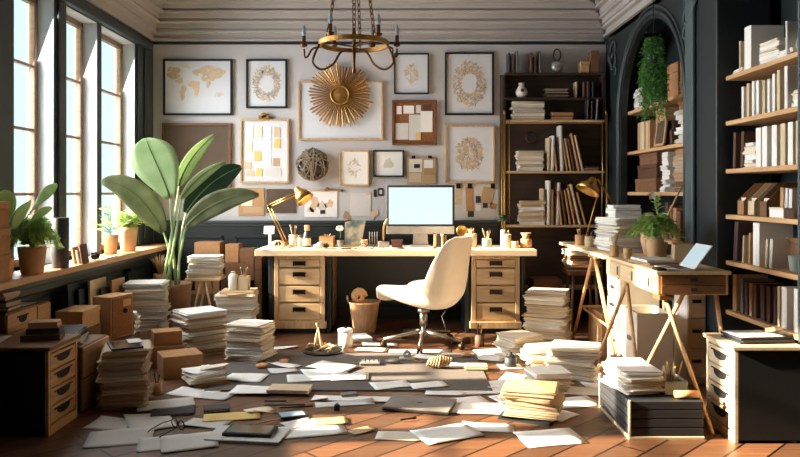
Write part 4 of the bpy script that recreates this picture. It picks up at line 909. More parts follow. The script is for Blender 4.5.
# ================================================================ CHANDELIER
c = Vector(((354-400)*5/FP, 5.0, EYE+(192-44)*5/FP)); ch = thing('chandelier', 'aged bronze ring chandelier with candle bulbs hanging on chains', 'chandelier', c)
rg = .235; m = MB(); NN = 48; vs = []
for i in range(NN):
    a = 2*PI*i/NN
    for r_, z_ in ((rg-.008, -.016), (rg+.008, -.016), (rg+.008, .016), (rg-.008, .016)): vs.append(c+Vector((r_*math.cos(a), r_*math.sin(a), z_)))
m.add(vs, [(i*4+j, ((i+1) % NN)*4+j, ((i+1) % NN)*4+(j+1) % 4, i*4+(j+1) % 4) for i in range(NN) for j in range(4)]); m.build('ring', M['gold'], ch)
def chain(a, b, par, n, r=.014):
    m = MB(); d = (b-a); L = d.length; d.normalize(); u = d.orthogonal().normalized(); v = d.cross(u)
    for k in range(n):
        q = a+d*(L*(k+.5)/n); s = L/n*.68; w_ = u if k % 2 else v
        m.tube([q+d*s*math.cos(t_*PI/5)+w_*r*.75*math.sin(t_*PI/5) for t_ in range(10)], .0042, 5, closed=True)
    return m.build('chain', M['rust'], par)
apex = Vector((c.x, c.y, 3.30))
for k in range(3):
    a = math.radians(200+120*k); chain(c+Vector((rg*math.cos(a)*.82, rg*math.sin(a)*.82, .02)), Vector((c.x+.085*math.cos(a), c.y+.085*math.sin(a), 3.0)), ch, 16)
chain(c+Vector((0, 0, .1)), Vector((c.x, c.y, 3.33)), ch, 26, .018)
MB().lathe([(.008, -.21), (.014, -.2), (.009, -.16), (.014, -.05), (.012, .0), (.016, .06), (.01, .11)], c).build('central_stem', M['rust'], ch)
MB().lathe([(.05, 3.30), (.07, 3.33), (.07, 3.358)], (c.x, c.y, 0)).build('ceiling_rose', M['rust'], ch)
MB().lathe([(.095, 3.0), (.1, 3.0), (.1, 3.012), (.095, 3.012)], (c.x, c.y, 0), cap=False).build('spreader_ring', M['rust'], ch)
for k in range(3):
    a = math.radians(80+120*k); MB().tube([c+Vector((0, 0, -.02)), c+Vector((rg*math.cos(a), rg*math.sin(a), 0))], .006, 6).build('spoke', M['rust'], ch)
    a = math.radians(20+120*k); MB().tube([Vector((c.x, c.y, 3.006)), Vector((c.x+.097*math.cos(a), c.y+.097*math.sin(a), 3.006))], .004, 6).build('spoke', M['rust'], ch)
def candle(q, par):
    MB().lathe([(.006, -.03), (.022, -.02), (.026, -.005), (.013, 0), (.013, .05), (.009, .052)], q).build('candle_cup', M['rust'], par)
    MB().lathe([(.008, .052), (.016, .075), (.0145, .1), (.006, .125), (.001, .13)], q).build('bulb', M['bulb'], par)
for k, (a, rad, out) in enumerate(((168, rg+.13, 1), (130, rg, 0), (232, rg, 0), (318, rg, 0), (12, rg+.07, 1), (60, rg, 0))):
    a = math.radians(a); d = Vector((math.cos(a), math.sin(a), 0))
    if out:
        ar = MB().tube(cr([c+d*rg+Vector((0, 0, -.01)), c+d*(rg+(rad-rg)*.5)+Vector((0, 0, -.02)), c+d*(rad-.03)+Vector((0, 0, -.07)), c+d*(rad-.005)+Vector((0, 0, -.075)), c+d*rad+Vector((0, 0, -.02))]), .0075, 8).build('arm', M['rust'], ch)
        candle(c+d*rad+Vector((0, 0, .02)), ch)
    else: candle(c+d*(rad)+Vector((0, 0, .045)), ch)
for a in (200, 340):
    a = math.radians(a); d = Vector((math.cos(a), math.sin(a), 0))
    MB().tube(cr([c+Vector((0, 0, -.05)), c+d*.09+Vector((0, 0, -.06)), c+d*.15+Vector((0, 0, -.15)), c+d*.23+Vector((0, 0, -.19)), c+d*.29+Vector((0, 0, -.15)), c+d*.275+Vector((0, 0, -.08)), c+d*(rg+.01)+Vector((0, 0, -.02))]), .008, 8).build('scroll_arm', M['rust'], ch)
# ================================================================ PLANTS
def strip_leaf(m, pts, w, side, cup=.25, wav=0, mi=0, skew=1.0):
    """broad leaf along a curved midrib; side = sideways direction; cup folds both halves up from the midrib"""
    pts = [Vector(p) for p in pts]; n = 14; side = Vector(side).normalized()
    def bez(t):
        a, b, c, d = pts; s = 1-t; return a*s**3+b*3*s*s*t+c*3*s*t*t+d*t**3
    vs = []; K = 6
    for i in range(n+1):
        t = i/n; p = bez(t); tg = (bez(min(1, t+.02))-bez(max(0, t-.02))).normalized(); sd = (side-tg*side.dot(tg)).normalized(); up = sd.cross(tg)
        ww = w*(math.sin(PI*min(1, .03+t**skew*.95))**.62)*(1-.18*t)
        for j in range(K+1):
            s = 2*j/K-1; vs.append(p+sd*s*ww+up*(abs(s)*ww*cup+wav*math.sin(t*40+j)*abs(s)))
    m.add(vs, [(i*(K+1)+j, (i+1)*(K+1)+j, (i+1)*(K+1)+j+1, i*(K+1)+j+1) for i in range(n) for j in range(K)], True, mi)
    return [bez(i/10) for i in range(11)]
Yp = 6.25
pb = P(171, 0, Yp); pb.z = 0
bp = thing('banana_plant', 'large banana plant with broad leaves in a tall pot between window and desk', 'plant', pb)
MB().lathe([(.13, 0), (.15, .02), (.17, .45), (.18, .5), (.165, .5), (.15, .47), (.001, .46)], pb, 28).build('pot', M['card3'], bp)
crown_ = pb+Vector((0, 0, .47))
def bl(pl, w, mat, side, cup=.22, dY=(0, 0, 0, 0), stem=None, skew=1.0):
    q = [P(x, y, Yp+d) for (x, y), d in zip(pl, dY)]
    m = MB(); rib = strip_leaf(m, q, w*Yp/FP/2, side, cup, .0012, 0, skew)
    o = m.build('leaf', M[mat], bp, solid=.003)
    MB().tube([p+Vector((0, -.004, 0)) for p in rib], [.008*(1-.75*i/10) for i in range(11)], 6).build('midrib', M['leafM'] if mat != 'leafM' else M['leafL'], o)
    s = crown_+Vector((R.uniform(-.09, .09), R.uniform(-.06, .06), 0)); e = q[0]; mid = s.lerp(e, .5)+Vector((0, 0, .05))
    if stem: mid = P(stem[0], stem[1], Yp)
    def b2(t): return s*(1-t)**2+mid*2*t*(1-t)+e*t*t
    MB().tube([b2(i/8) for i in range(9)], [.0135-.0008*i for i in range(9)], 8).build('stem', M['leafL'], bp)
bl(((163, 232), (150, 205), (128, 180), (101, 182)), 30, 'leafO', (.6, .35, .8), .15, (0, -.05, -.15, -.25), (172, 250))
bl(((170, 198), (163, 175), (150, 152), (146, 138)), 50, 'leafL', (1, .12, .1), .10, (-.05, -.1, -.15, -.2), (172, 235), 1.45)
bl(((179, 186), (184, 168), (196, 150), (214, 135)), 17, 'leafL', (.7, .5, -.4), .3, (0, .03, .05, .05), (173, 230))
bl(((181, 199), (192, 182), (206, 170), (225, 162)), 12, 'leafL', (.4, .6, -.7), .3, (-.1, -.12, -.15, -.15), (176, 235))
bl(((186, 213), (200, 190), (220, 174), (241, 167)), 30, 'leafD', (.55, .25, -.8), .12, (.05, .08, .1, .12), (178, 240))
bl(((186, 226), (205, 206), (230, 192), (259, 195)), 25, 'leafO', (.35, .3, -.9), .12, (-.12, -.16, -.2, -.2), (180, 250))
# dried grass in a small tan pot
p = P(160, 278, 6.6); p.z = 0; 
pz = .44
t = thing('side_stool', 'small dark plant stool behind the white paper stacks by the window wall', 'stool', (p.x, p.y, 0))
MB().box((p.x-.1, p.y-.1, pz-.03), (p.x+.1, p.y+.1, pz)).build('seat', M['darkw'], t, bevel=.004)
for sx in (-1, 1):
    for sy in (-1, 1): MB().tube([(p.x+sx*.08, p.y+sy*.08, pz-.03), (p.x+sx*.1, p.y+sy*.1, 0)], .012, 6).build('leg', M['darkw'], t)
q = Vector((p.x, p.y, pz+.0005)); t = thing('dried_grass_pot', 'tan pot of dry feathery grass at the foot of the banana plant', 'plant', q)
MB().lathe([(.05, 0), (.062, .1), (.056, .1), (.05, .08), (.001, .075)], q).build('pot', M['card2'], t)
m = MB(); rs = random.Random(2)
for k in range(46):
    a = rs.uniform(0, 2*PI); L = rs.uniform(.12, .2); o = rs.uniform(.03, .12); b = q+Vector((0, 0, .08)); e_ = b+Vector((math.cos(a)*o, math.sin(a)*o, L))
    m.tube([b, b.lerp(e_, .6)+Vector((0, 0, .02)), e_], [.002, .005, .001], 4)
m.build('dry_stalks', M['dry'], t)
def pot(p, r, h, mat, par): return MB().lathe([(r*.72, 0), (r*.8, h*.05), (r*.97, h*.8), (r, h), (r*.93, h), (r*.86, h*.85), (.001, h*.84)], p, 24).build('pot', M[mat], par)
def ferny(p, r, h, pr, ph, pm, label, n=60, leafm='fern', seed=1, droop=1.0, name='potted_fern'):
    t = thing(name, label, 'plant', p); pot(p, pr, ph, pm, t); rs = random.Random(seed); m = MB(); c0 = Vector(p)+Vector((0, 0, ph*.86))
    for k in range(n):
        a = rs.uniform(0, 2*PI); o = r*rs.uniform(.25, 1.0); H = h*rs.uniform(.5, 1.0); d = Vector((math.cos(a), math.sin(a), 0)); s = Vector((-d.y, d.x, 0)); pts = []
        for i in range(8):
            u = i/7; pts.append(c0+d*o*u+Vector((0, 0, H*(1.9*u-(1.1+.75*droop*o/r)*u*u))))
        for i in range(1, 8):
            L = .062*(1-.5*i/8)*(r/.16)**.5
            for sg in (-1, 1):
                q = pts[i]; m.leaf(q, q+(s*sg*.9+d*.7+Vector((0, 0, .1*rs.uniform(-1, 1)))).normalized()*L, L*.2, d+Vector((0, 0, .3)), .004, 2)
        m.leaf(pts[6], pts[7]+d*.02, .006, s, 0, 2)
        m.tube(pts, .0016, 4)
    m.build('foliage', M[leafm], t); return t
# on the window sill
sz = ZS+.0005
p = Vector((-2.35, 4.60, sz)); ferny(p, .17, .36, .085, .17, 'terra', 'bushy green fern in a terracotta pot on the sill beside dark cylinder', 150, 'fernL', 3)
p = Vector((-2.40, 4.36, sz)); t = thing('broadleaf_plant', 'broad-leaved plant on the sill behind the bushy fern, at the stacked boxes', 'plant', p)
pot(p, .06, .12, 'terra', t); m = MB()
for (x, y), w, sd, Yd in (((57, 184), .05, (.3, .5, .8), 4.55), ((4, 190), .075, (.5, .4, .7), 4.3), ((30, 200), .05, (.6, .5, .5), 4.3), ((52, 208), .035, (.4, .5, .7), 4.5)):
    e_ = P(x, y, Yd); b = p+Vector((0, 0, .11)); mid = b.lerp(e_, .35)+Vector((0, 0, .06))
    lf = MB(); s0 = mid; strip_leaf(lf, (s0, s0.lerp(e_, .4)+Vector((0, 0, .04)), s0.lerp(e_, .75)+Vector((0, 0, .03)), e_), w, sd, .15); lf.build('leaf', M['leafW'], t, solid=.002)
    m.tube([b, mid], .004, 6)
m.build('stems', M['leafM'], t)
p = Vector((-2.325, 4.93, sz)); t = thing('dark_cylinder', 'tall dark cylindrical vase on the window sill beside the fern', 'vase', p)
MB().lathe([(.05, 0), (.054, .004), (.054, .34), (.05, .345), (.046, .34), (.046, .02), (.001, .015)], p, 28).build('body', M['charcoal'], t)
p = Vector((-2.36, 5.25, sz)); 
for i, (mt, h) in enumerate((('tan', .12), ('cream', .1), ('dkbrown', .14))):
    shelf_book('x', -2.36+i*.028, .022, h, .09, 5.2, ZS, (mt, 'paper'), f'small {colname[mt]} notebook standing on the sill by the dark cylinder', 'small notebooks on the sill', -.15)
crumple((-2.33, 5.5, sz), .035, 'bronze', 'dark bronze figurine lump on the window sill near notebooks', 'figurine', 'ornament', None); 
sheet_at((-2.36, 5.75, sz+.002), .14, .26, .1, 'white sheet lying on the sill before the tan pots', 'paper', .002, group='sheets on the sill')
p = Vector((-2.42, 6.02, sz)); t = thing('sill_plant', 'small round-leaved plant in a smaller tan pot on the sill', 'plant', p)
pot(p, .062, .16, 'terra', t); m = MB(); rs = random.Random(6)
for k in range(22):
    a = rs.uniform(0, 2*PI); H = rs.uniform(.06, .26); o = rs.uniform(.03, .12); q = p+Vector((math.cos(a)*o, math.sin(a)*o, .14+H)); d = Vector((math.cos(a), math.sin(a), .5)).normalized()
    m.leaf(q, q+d*.075, .022, (-d.y, d.x, .2), .015, 4); m.tube([p+Vector((0, 0, .13)), p+Vector((0, 0, .14+H*.5)), q], .0022, 4)
m.build('foliage', M['fern'], t)
ferny(Vector((-2.385, 6.32, sz)), .16, .24, .078, .21, 'terra2', 'feathery green plant in the larger tan pot at sill end', 55, 'fern', 8, .6)
# three tan boxes stacked on the near end of the sill
for i in range(3):
    carton((-2.50, 4.06, sz+.155*i+.001), (-2.30+.006*(i % 2), 4.24, sz+.155*(i+1)-.001), 'card', f'{("bottom","middle","topmost")[i]} of three tan boxes stacked on the sill end', 'three tan boxes on the sill', 'storage_box', True)
# ================================================================ LEFT CABINETS
def curvedpull(y, z, w, x, sgn, par):
    """dark cut-out pull: half-disc below a slot, on a face at x"""
    pts = [(-w/2, .008), (-w/2, 0)]+[(-w*.36*math.cos(PI*i/10), -.036*math.sin(PI*i/10)**.8) for i in range(11)]+[(w/2, 0), (w/2, .008)]
    m = MB(); n = len(pts); vs = [(x, y+a, z+b) for a, b in pts]+[(x+sgn*.003, y+a, z+b) for a, b in pts]
    m.add(vs, [tuple(range(n)), tuple(range(n, 2*n))[::-1]]+[(i, (i+1) % n, n+(i+1) % n, n+i) for i in range(n)]); return m.build('handle', M['black'], par)
def lowcab(x0, x1, y0, y1, h, face, label, nd, top='oaktop', side='black', front='oak', ov=.015):
    t = thing('drawer_cabinet', label, 'cabinet', ((x0+x1)/2, (y0+y1)/2, 0))
    s = 1 if face > 0 else -1; xf = x1 if face > 0 else x0; xb = x0 if face > 0 else x1
    MB().box((min(xb, xf-s*.02), y0, .015), (max(xb, xf-s*.02), y1, h-.024)).build('cabinet_body', M[side], t, bevel=.003)  # black body paints in the shade of the sides facing the camera
    m = MB(); a, b = sorted((xf-s*.02, xf)); 
    m.box((a, y0, .0), (b, y0+.022, h-.024)); m.box((a, y1-.022, 0), (b, y1, h-.024)); m.box((a, y0+.022, 0), (b, y1-.022, .05)); m.box((a, y0+.022, h-.04), (b, y1-.022, h-.024)); m.build('face_frame', M[front], t, bevel=.002)
    MB().box((x0-ov, y0-ov, h-.022), (x1+ov, y1+ov, h)).build('cabinet_top', M[top], t, bevel=.004)
    zz = .055; dh = (h-.045-.055)/nd
    for i in range(nd):
        a, b = sorted((xf-s*.018, xf-s*.001)); d = MB().box((a, y0+.026, zz+.004+i*dh), (b, y1-.026, zz+dh-.003+i*dh)).build('drawer', M[front], t, bevel=.003)
        curvedpull((y0+y1)/2, zz+dh*.72+i*dh, (y1-y0)*.62, xf-s*.0005, s, d)
lowcab(-2.44, -1.85, 3.79, 4.13, .475, 1, 'dark-sided low cabinet with four brown drawers by the windows', 4, 'browny', 'black', 'oaky')
lowcab(1.715, 2.055, 3.69, 4.03, .5, -1, 'dark-sided low cabinet with four pale drawers before the tall bookcase', 4, 'oakyt', 'black', 'oaktop')
# box cabinet with two doors behind it
t = thing('box_cabinet', 'brown box cabinet with small round finger holes behind the dark-sided window cabinet', 'cabinet', (-2.03, 4.38, 0))
MB().box((-2.22, 4.2, 0), (-1.86, 4.58, .385)).build('cabinet_body', M['brown'], t, bevel=.004)
for i in range(2):
    d = MB().box((-1.859, 4.205, .01+.19*i), (-1.847, 4.575, .19+.188*i)).build('drawer', M['oaky'], t, bevel=.003)
    for k in range(1): MB().lathe([(.02, 0), (.02, .003)], X=T((-1.847, 4.46, .12+.16*i), 0, 0, PI/2)).build('finger_hole', M['black'], d)
stack((-2.06, 4.36, .3856), .26, .3, .075, 5, .2, 'dark paper pile on the brown box cabinet', ('paper5', 'charcoal', 'paper3'), .015, 'document_folder', 'folder', top='navy')
# tall box unit by the wall with paper trays on top
t = thing('tall_box_unit', 'tall brown box unit with two curved pulls under the sill end', 'cabinet', (-2.36, 4.43, 0))
MB().box((-2.44, 4.16, 0), (-2.28, 4.68, .585)).build('cabinet_body', M['browny'], t, bevel=.003)
for i in range(2):
    d = MB().box((-2.279, 4.165, .35+.115*i), (-2.268, 4.5, .46+.115*i)).build('drawer', M['oaky'], t, bevel=.002); curvedpull(4.33, .43+.115*i, .13, -2.268, 1, d)
MB().box((-2.279, 4.51, .02), (-2.268, 4.675, .575)).build('door', M['oaky'], t, bevel=.002)
stack((-2.35, 4.25, .586), .15, .16, .115, 7, 0, 'pale tray pile on the tall brown box unit', ('paper5', 'charcoal', 'paper3'), .006, 'paper_tray', 'thin tray', jit=.004)
sheet_at((-2.36, 4.5, .589), .1, .16, 0, 'pale sheet on top of the tall brown box unit', 'paper3', .002, group='sheets on furniture')
# things on the dark window cabinet
for i, (x, y, w, d, h, mt) in enumerate(((-1.98, 3.99, .2, .13, .035, 'dkbrown'), (-1.97, 3.995, .17, .11, .03, 'charcoal'), (-1.97, 3.99, .15, .1, .035, 'tan'))):
    z0 = .4756+(0, .036, .067)[i]; tag(sheaf_mb((x, y, z0), w, d, h-.001, .25, 2, .002, 900+i).build('flat_book', [M[mt]]*2, bevel=.002), ('bottom', 'middle', 'top tan-covered')[i]+' small book of the pile on window cabinet', 'book', 'small dark books on the window cabinet')
sheet_at((-2.27, 3.95, .478), .2, .2, .2, 'grey sheet on the dark-sided window cabinet', 'paper3', .002, group='sheets on furniture')
# crate box and leaning boards
carton((-2.27, 4.72, 0), (-2.08, 5.01, .38), 'card3', 'tall brown carton under the pale crate by the window wall', lid=False, name='carton')
carton((-2.26, 4.73, .381), (-2.085, 5.0, .505), 'card2', 'pale crate on the brown carton behind the paper piles', name='crate')
for i, (x, h, mt, w) in enumerate(((-2.40, .62, 'navy', .4), (-2.365, .57, 'charcoal', .35), (-2.325, .62, 'cream', .3), (-2.285, .55, 'charcoal', .3), (-2.24, .6, 'tan', .26))):
    X = T((x, 5.2+.1*i, .0), 0, 0, -.03*1)
    lb = ('dark blue', 'narrow black', 'cream-edged', 'low black', 'tan')[i]
    tag(MB().box((0, 0, .0), (.018, w, h), X).build('leaning_board', M[mt], bevel=.002), f'{lb} board leaning on the wall under the window sill', 'board', 'boards leaning under the sill')
# file box with handle on a carton
carton((-2.22, 5.03, 0), (-1.93, 5.36, .25), 'card3', 'low carton under the cork file box', lid=False, name='carton')
cc = Vector((-2.06, 5.17, .2515)); t = thing('file_box', 'cork-brown file box with dark round pull on low carton', 'box', cc); X = T(cc, -.35)
MB().box((-.08, -.115, 0), (.08, .115, .30), X).build('box_body', M['card'], t, bevel=.004)
MB().box((.081, -.1, .015), (.086, .1, .285), X).build('front_panel', M['cork'], t, bevel=.002); MB().ball(X @ Vector((.092, .02, .19)), .018).build('handle', M['black'], t)
MB().box((.0865, .0, .22), (.089, .08, .27), X).build('label_card', M['card2'], t)
stack((-1.97, 5.30, .251), .07, .1, .16, 3, .1, 'pale leaning pile beside the cork file box', ('paper', 'paper3'), .01, 'paper_sheaf', 'sheaf')
# ================================================================ PAPER STACKS, left side
def fl(x, y): return F(x, y)
stack((-1.67, 4.38, 0), .26, .29, .355, 14, .25, 'big brown-edged stack nearest the window cabinet', ('paper5', 'paper5', 'paper2', 'paper5', 'paper4'), .010)
t = thing('tablet', 'small dark tablet on the big brown-edged paper stack', 'tablet', (-1.67, 4.37, .3565)); X = T((-1.67, 4.37, .3565), .5)
MB().box((-.09, -.12, 0), (.09, .12, .012), X).build('case', M['charcoal'], t, bevel=.003); MB().box((-.075, -.1, .0125), (.075, .1, .0135), X).build('screen', M['glassdark'], t)
tag(MB().box((.02, -.02, .0136), (.1, .1, .02), X).build('note_pad', M['paper3'], bevel=.002), 'small grey pad lying on the dark tablet', 'note pad')
stack((-2.06, 5.86, 0), .30, .30, .56, 13, .2, 'tall white stack in front of the banana plant', ('paper', 'paper2', 'paper3', 'paper'), .014)
stack((-1.62, 5.80, 0), .34, .32, .345, 12, .7, 'wide brown-white stack in the middle of window side', ('paper2', 'paper', 'paper5', 'paper2'), .014)
stack((-1.45, 6.42, 0), .34, .32, .39, 10, .1, 'stack under the cream cylinder beside the desk', ('paper2', 'paper', 'paper5', 'paper2'), .014)
stack((-1.15, 5.56, 0), .30, .26, .285, 9, -.25, 'stack at the corner of the dark rug', ('paper', 'paper2', 'paper3', 'paper2'), .014)
# boards and cups on the stack beside the desk
tag(MB().box((-.15, -.12, 0), (.15, .12, .025), T((-1.44, 6.45, .391), .05)).build('wooden_tray', M['oak'], bevel=.003), 'flat pale board on the stack beside the desk', 'board')
p = Vector((-1.49, 6.43, .4165)); t = thing('cream_canister', 'plain cream cylinder on the board beside desk window end', 'canister', p); MB().lathe([(.04, 0), (.042, .005), (.042, .13), (.03, .14), (.02, .15)], p).build('body', M['ceramic'], t); MB().lathe([(.02, .151), (.02, .165), (.001, .167)], p).build('cap', M['cream'], t)
cup_of((-1.395, 6.45, .4165), .045, .12, 'cream', 'cream square cup of pencils on the board beside desk', 6, sq=True)
tag(sheaf_mb((-1.43, 6.28, .3915), .16, .09, .012, .5, 2, .003, 77).build('envelope', [M['paper4']]*2), 'tan envelope on the stack beside the desk', 'envelope')
# stool with papers
sx, sy = -1.82, 6.75; t = thing('folding_stool', 'small wooden folding stool carrying papers beside the banana plant', 'stool', (sx, sy, 0))
MB().box((sx-.16, sy-.13, .47), (sx+.16, sy+.13, .495)).build('seat', M['oak'], t, bevel=.004)
for s in (-1, 1):
    for q in (-1, 1): MB().tube([(sx+.02*q+.0, sy+s*.1, .47), (sx+q*.12, sy+s*.12, 0)], .011, 6).build('leg', M['oak'], t)
    
stack((sx, sy, .4955), .3, .25, .2, 7, .1, 'white stack on the folding stool', ('paper', 'paper2', 'paper3', 'paper'), .012)
# brown boxes behind the stool by the wainscot
carton((-2.0, 7.02, .30), (-1.76, 7.22, .80), 'card', 'round-topped tan box behind papers on the stool', lid=True, name='storage_box')
carton((-2.1, 7.0, 0), (-1.75, 7.25, .299), 'card3', 'wide dark carton on the floor behind the folding stool', lid=False, name='carton')
for i, (x0, x1, z0, z1, mt) in enumerate(((-1.54, -1.27, 0, .22, 'card3'), (-1.54, -1.28, .221, .43, 'dkbrown'), (-1.50, -1.22, .431, .6, 'card3'), (-1.50, -1.37, .601, .78, 'card'), (-1.36, -1.22, .601, .74, 'card3'))):
    carton((x0-.2, 7.0, z0+.0005), (x1-.2, 7.2, z1), mt, ('lowest dark carton', 'second dark carton', 'wide carton third up', 'narrow tan carton on top', 'dark carton topmost beside the tan one')[i]+' in the pile beside desk leg', 'cartons beside the desk leg', 'carton', False)
carton((-1.40, 6.93, 0), (-1.33, 7.17, .66), 'brown', 'narrow tall wooden box against the desk window end', lid=False, name='wooden_box')
# brown boxes in the middle front
cc = Vector((-1.83, 5.35, 0))
def rbox(cc, w, d, h, rz, mat, label, name='carton', flap=True):
    t = thing(name, label, 'box', cc); X = T(cc, rz); MB().box((-w/2, -d/2, 0), (w/2, d/2, h), X).build('box_body', M[mat], t, bevel=.003)
    if flap:
        MB().box((-w/2, -d/2+.001, h+.0005), (w/2, -.002, h+.004), X).build('flap', M[mat], t); MB().box((-w/2, .002, h+.0005), (w/2, d/2-.001, h+.004), X).build('flap', M[mat], t)
rbox(Vector((-1.74, 5.38, 0)), .24, .2, .15, .35, 'card', 'lower brown carton between the two brown paper stacks')
rbox(Vector((-1.745, 5.385, .155)), .2, .16, .1, .45, 'card', 'upper small carton on the lower brown carton')
rbox(Vector((-1.56, 5.10, 0)), .27, .24, .15, .5, 'card', 'open-topped low carton beside the brown-edged stack')
stack((-1.31, 4.86, 0), .23, .21, .09, 4, .6, 'low spread pile before the middle cartons', ('paper5', 'paper2', 'paper5', 'paper'), .02)
sheet_at((-1.33, 4.85, .094), .22, .17, .9, 'white sheet on the low spread pile', 'paper', .012, group='sheets on furniture'); sheet_at((-1.25, 4.89, .099), .2, .14, .2, 'curled cream sheet on the low spread pile', 'paper2', .03, group='sheets on furniture')
sheet_at((-1.46, 5.3, .18), .13, .09, .2, 'small pale sheet behind the open-topped carton', 'paper3', .01, group='sheets on furniture') if False else None
cup_of(F(157, 394), .032, .075, 'tan', 'small dark brush cup on the floor by brown-edged stack', 4, tm=('charcoal', 'dkbrown', 'charcoal', 'brown' if False else 'tan'), tl=.08)
# ================================================================ UNDER AND AROUND THE DESK
p = Vector((-.33, 6.62, 0)); t = thing('waste_basket', 'tan slatted waste basket under the wide desk', 'basket', p)
MB().lathe([(.10, 0), (.105, .01), (.14, .27), (.148, .285), (.138, .285), (.098, .015), (.001, .012)], p, 24).build('body', M['basketw'], t); 
for s in (-1, 1): MB().tube([p+Vector((s*.14, -.035, .275)), p+Vector((s*.155, -.02, .33)), p+Vector((s*.155, .02, .33)), p+Vector((s*.14, .035, .275))], .009, 6).build('handle', M['basketw'], t)
m = MB(); q = p+Vector((-.05, 0, .24)); m.tube([q+Vector((.065*(1-.045*i)*math.cos(i*.55), -.005*i*0, .09+.07*(1-.045*i)*math.sin(i*.55))) for i in range(20)], [.022]*20, 8)
tag(m.build('paper_roll', M['card2']), 'coiled tan paper roll sticking out of the waste basket', 'paper roll')
p = F(345.5, 347); t = thing('white_canister', 'white round canister with lid on the floor before waste basket', 'canister', p)
MB().lathe([(.058, 0), (.06, .004), (.06, .13)], p).build('body', M['white'], t); MB().lathe([(.064, .131), (.064, .15), (.05, .155), (.001, .155)], p).build('lid', M['white'], t); MB().lathe([(.012, .155), (.014, .165), (.001, .17)], p).build('knob', M['bronze'], t)
q = F(359, 339); t = thing('notebook', 'white notebook on the floor beside the white canister', 'book', q); X = T(q, .3); MB().box((-.09, -.12, 0), (.09, .12, .022), X).build('pages', M['paper'], t, bevel=.002); MB().box((-.094, -.124, .0225), (.094, .124, .026), X).build('cover', M['paper'], t, bevel=.001)
# round tray with twisted wood pieces
p = F(323, 353); t = thing('round_tray', 'dark round tray on the floor before the desk pedestal', 'tray', p)
MB().lathe([(.13, 0), (.15, .004), (.165, .022), (.158, .022), (.145, .01), (.001, .008)], p, 32).build('dish', M['glassdark'], t)
rs = random.Random(12); q = p+Vector((-.04, 0, .015))
tag(MB().tube([q+Vector((-.03, 0, 0)), q+Vector((-.015, 0, .1)), q+Vector((0, 0, .19)), q+Vector((.02, -.01, .1)), q+Vector((.04, -.01, .01))], .011, 7).tube([q+Vector((0, 0, .19)), q+Vector((-.01, -.01, .225))], .009, 6).tube([q+Vector((-.1, 0, .02)), q+Vector((-.07, 0, .06)), q+Vector((-.02, 0, .05))], .008, 6).build('wooden_figure', M['oak']), 'twisted wooden drawing figure standing on the round tray', 'figure')
for k in range(9):
    a = rs.uniform(0, 3); b = p+Vector((rs.uniform(-.07, .11), rs.uniform(-.07, .07), .016+.006*k)); d = Vector((math.cos(a), math.sin(a), rs.uniform(-.05, .5)))*.06
    tag(MB().tube([b-d+Vector((0, 0, max(0, d.z))), b+d+Vector((0, 0, max(0, d.z)))], [.005, .006], 6).build('wood_stick', M[('oak', 'cream', 'tan')[k % 3]]), 'loose pale stick heaped on the round tray', 'stick', 'sticks on the round tray')
cup_of(F(479.5, 346), .04, .1, 'dkbrown', 'dark pencil cup on the floor beside the desk pedestal', 8, tl=.13, tm=('dkbrown', 'charcoal', 'terra', 'tan'))
# box, stool and stack between desk and trestle table
rbox(Vector((1.39, 6.92, 0)), .27, .3, .46, .0, 'card3', 'brown carton behind the tall stack between the desks')
stack((1.235, 6.0, 0), .33, .31, .47, 15, -.3, 'tall white stack between the two desks', ('paper', 'paper2', 'paper', 'paper2'), .02)
stack((.92, 5.62, 0), .26, .26, .185, 6, .35, 'low stack before the desk pedestal', ('paper2', 'paper', 'paper2'), .02)
stack((1.22, 5.06, 0), .33, .28, .22, 8, -.4, 'bright stack under the trestle table edge', ('paper', 'paper2', 'paper'), .02, top='paper2')
stack((.96, 4.72, 0), .24, .22, .13, 5, .2, 'small bright stack in front of trestle legs', ('paper', 'paper2', 'paper'), .02)
stack((1.06, 5.36, 0), .24, .2, .15, 5, .2, 'leaning pile behind the bright stack', ('paper', 'paper2'), .02)
# low stool with books under the trestle table
sx, sy = 1.69, 6.70; t = thing('low_stool', 'dark wooden stool carrying books under the far trestle table', 'stool', (sx, sy, 0))
MB().box((sx-.15, sy-.15, .53), (sx+.15, sy+.15, .56)).build('seat', M['brown'], t, bevel=.004)
for s in (-1, 1):
    for q in (-1, 1): MB().tube([(sx+q*.1, sy+s*.1, .53), (sx+q*.13, sy+s*.13, 0)], .014, 6).build('leg', M['brown'], t)
stack((sx-.01, sy-.02, .5605), .28, .26, .2, 5, .05, 'pile on the dark stool under the trestle table', ('paper', 'tan', 'paper2', 'card3'), .012, 'flat_book', 'flat book', jit=.006)
# ================================================================ RIGHT TABLES
t = thing('trestle_table', 'pale trestle table along the arch, farther from the camera', 'table', (1.69, 5.78, 0))
MB().box((1.44, 5.07, .815), (1.93, 6.52, .84)).build('tabletop', M['oakyt'], t, bevel=.004)
def leg(a, b, par, r=.013, mat='oaky'): return MB().tube([a, b], [r*1.15, r], 8).build('leg', M[mat], par)
for x in (1.49, 1.88):
    leg((x, 5.55, .814), (x-.04 if x < 1.6 else x, 6.08, 0), t); leg((x, 5.53, .814), (x+.06 if x < 1.6 else x, 5.12, 0), t)
    MB().box((x-.02, 5.44, .785), (x+.02, 5.64, .814)).build('trestle_head', M['oaky'], t, bevel=.003)
MB().tube([(1.47, 5.85, .36), (1.86, 5.85, .36)], .012, 8).build('stretcher', M['oaky'], t); MB().tube([(1.5, 5.86, .34), (1.53, 5.25, .30)], .009, 8).build('stretcher', M['oaky'], t)
t = thing('writing_desk', 'small oak writing desk with drawer box and splayed legs nearest the camera', 'desk', (1.65, 4.5, 0))
x0, x1, y0, y1, zb, zt = 1.44, 1.86, 4.04, 5.06, .71, .845
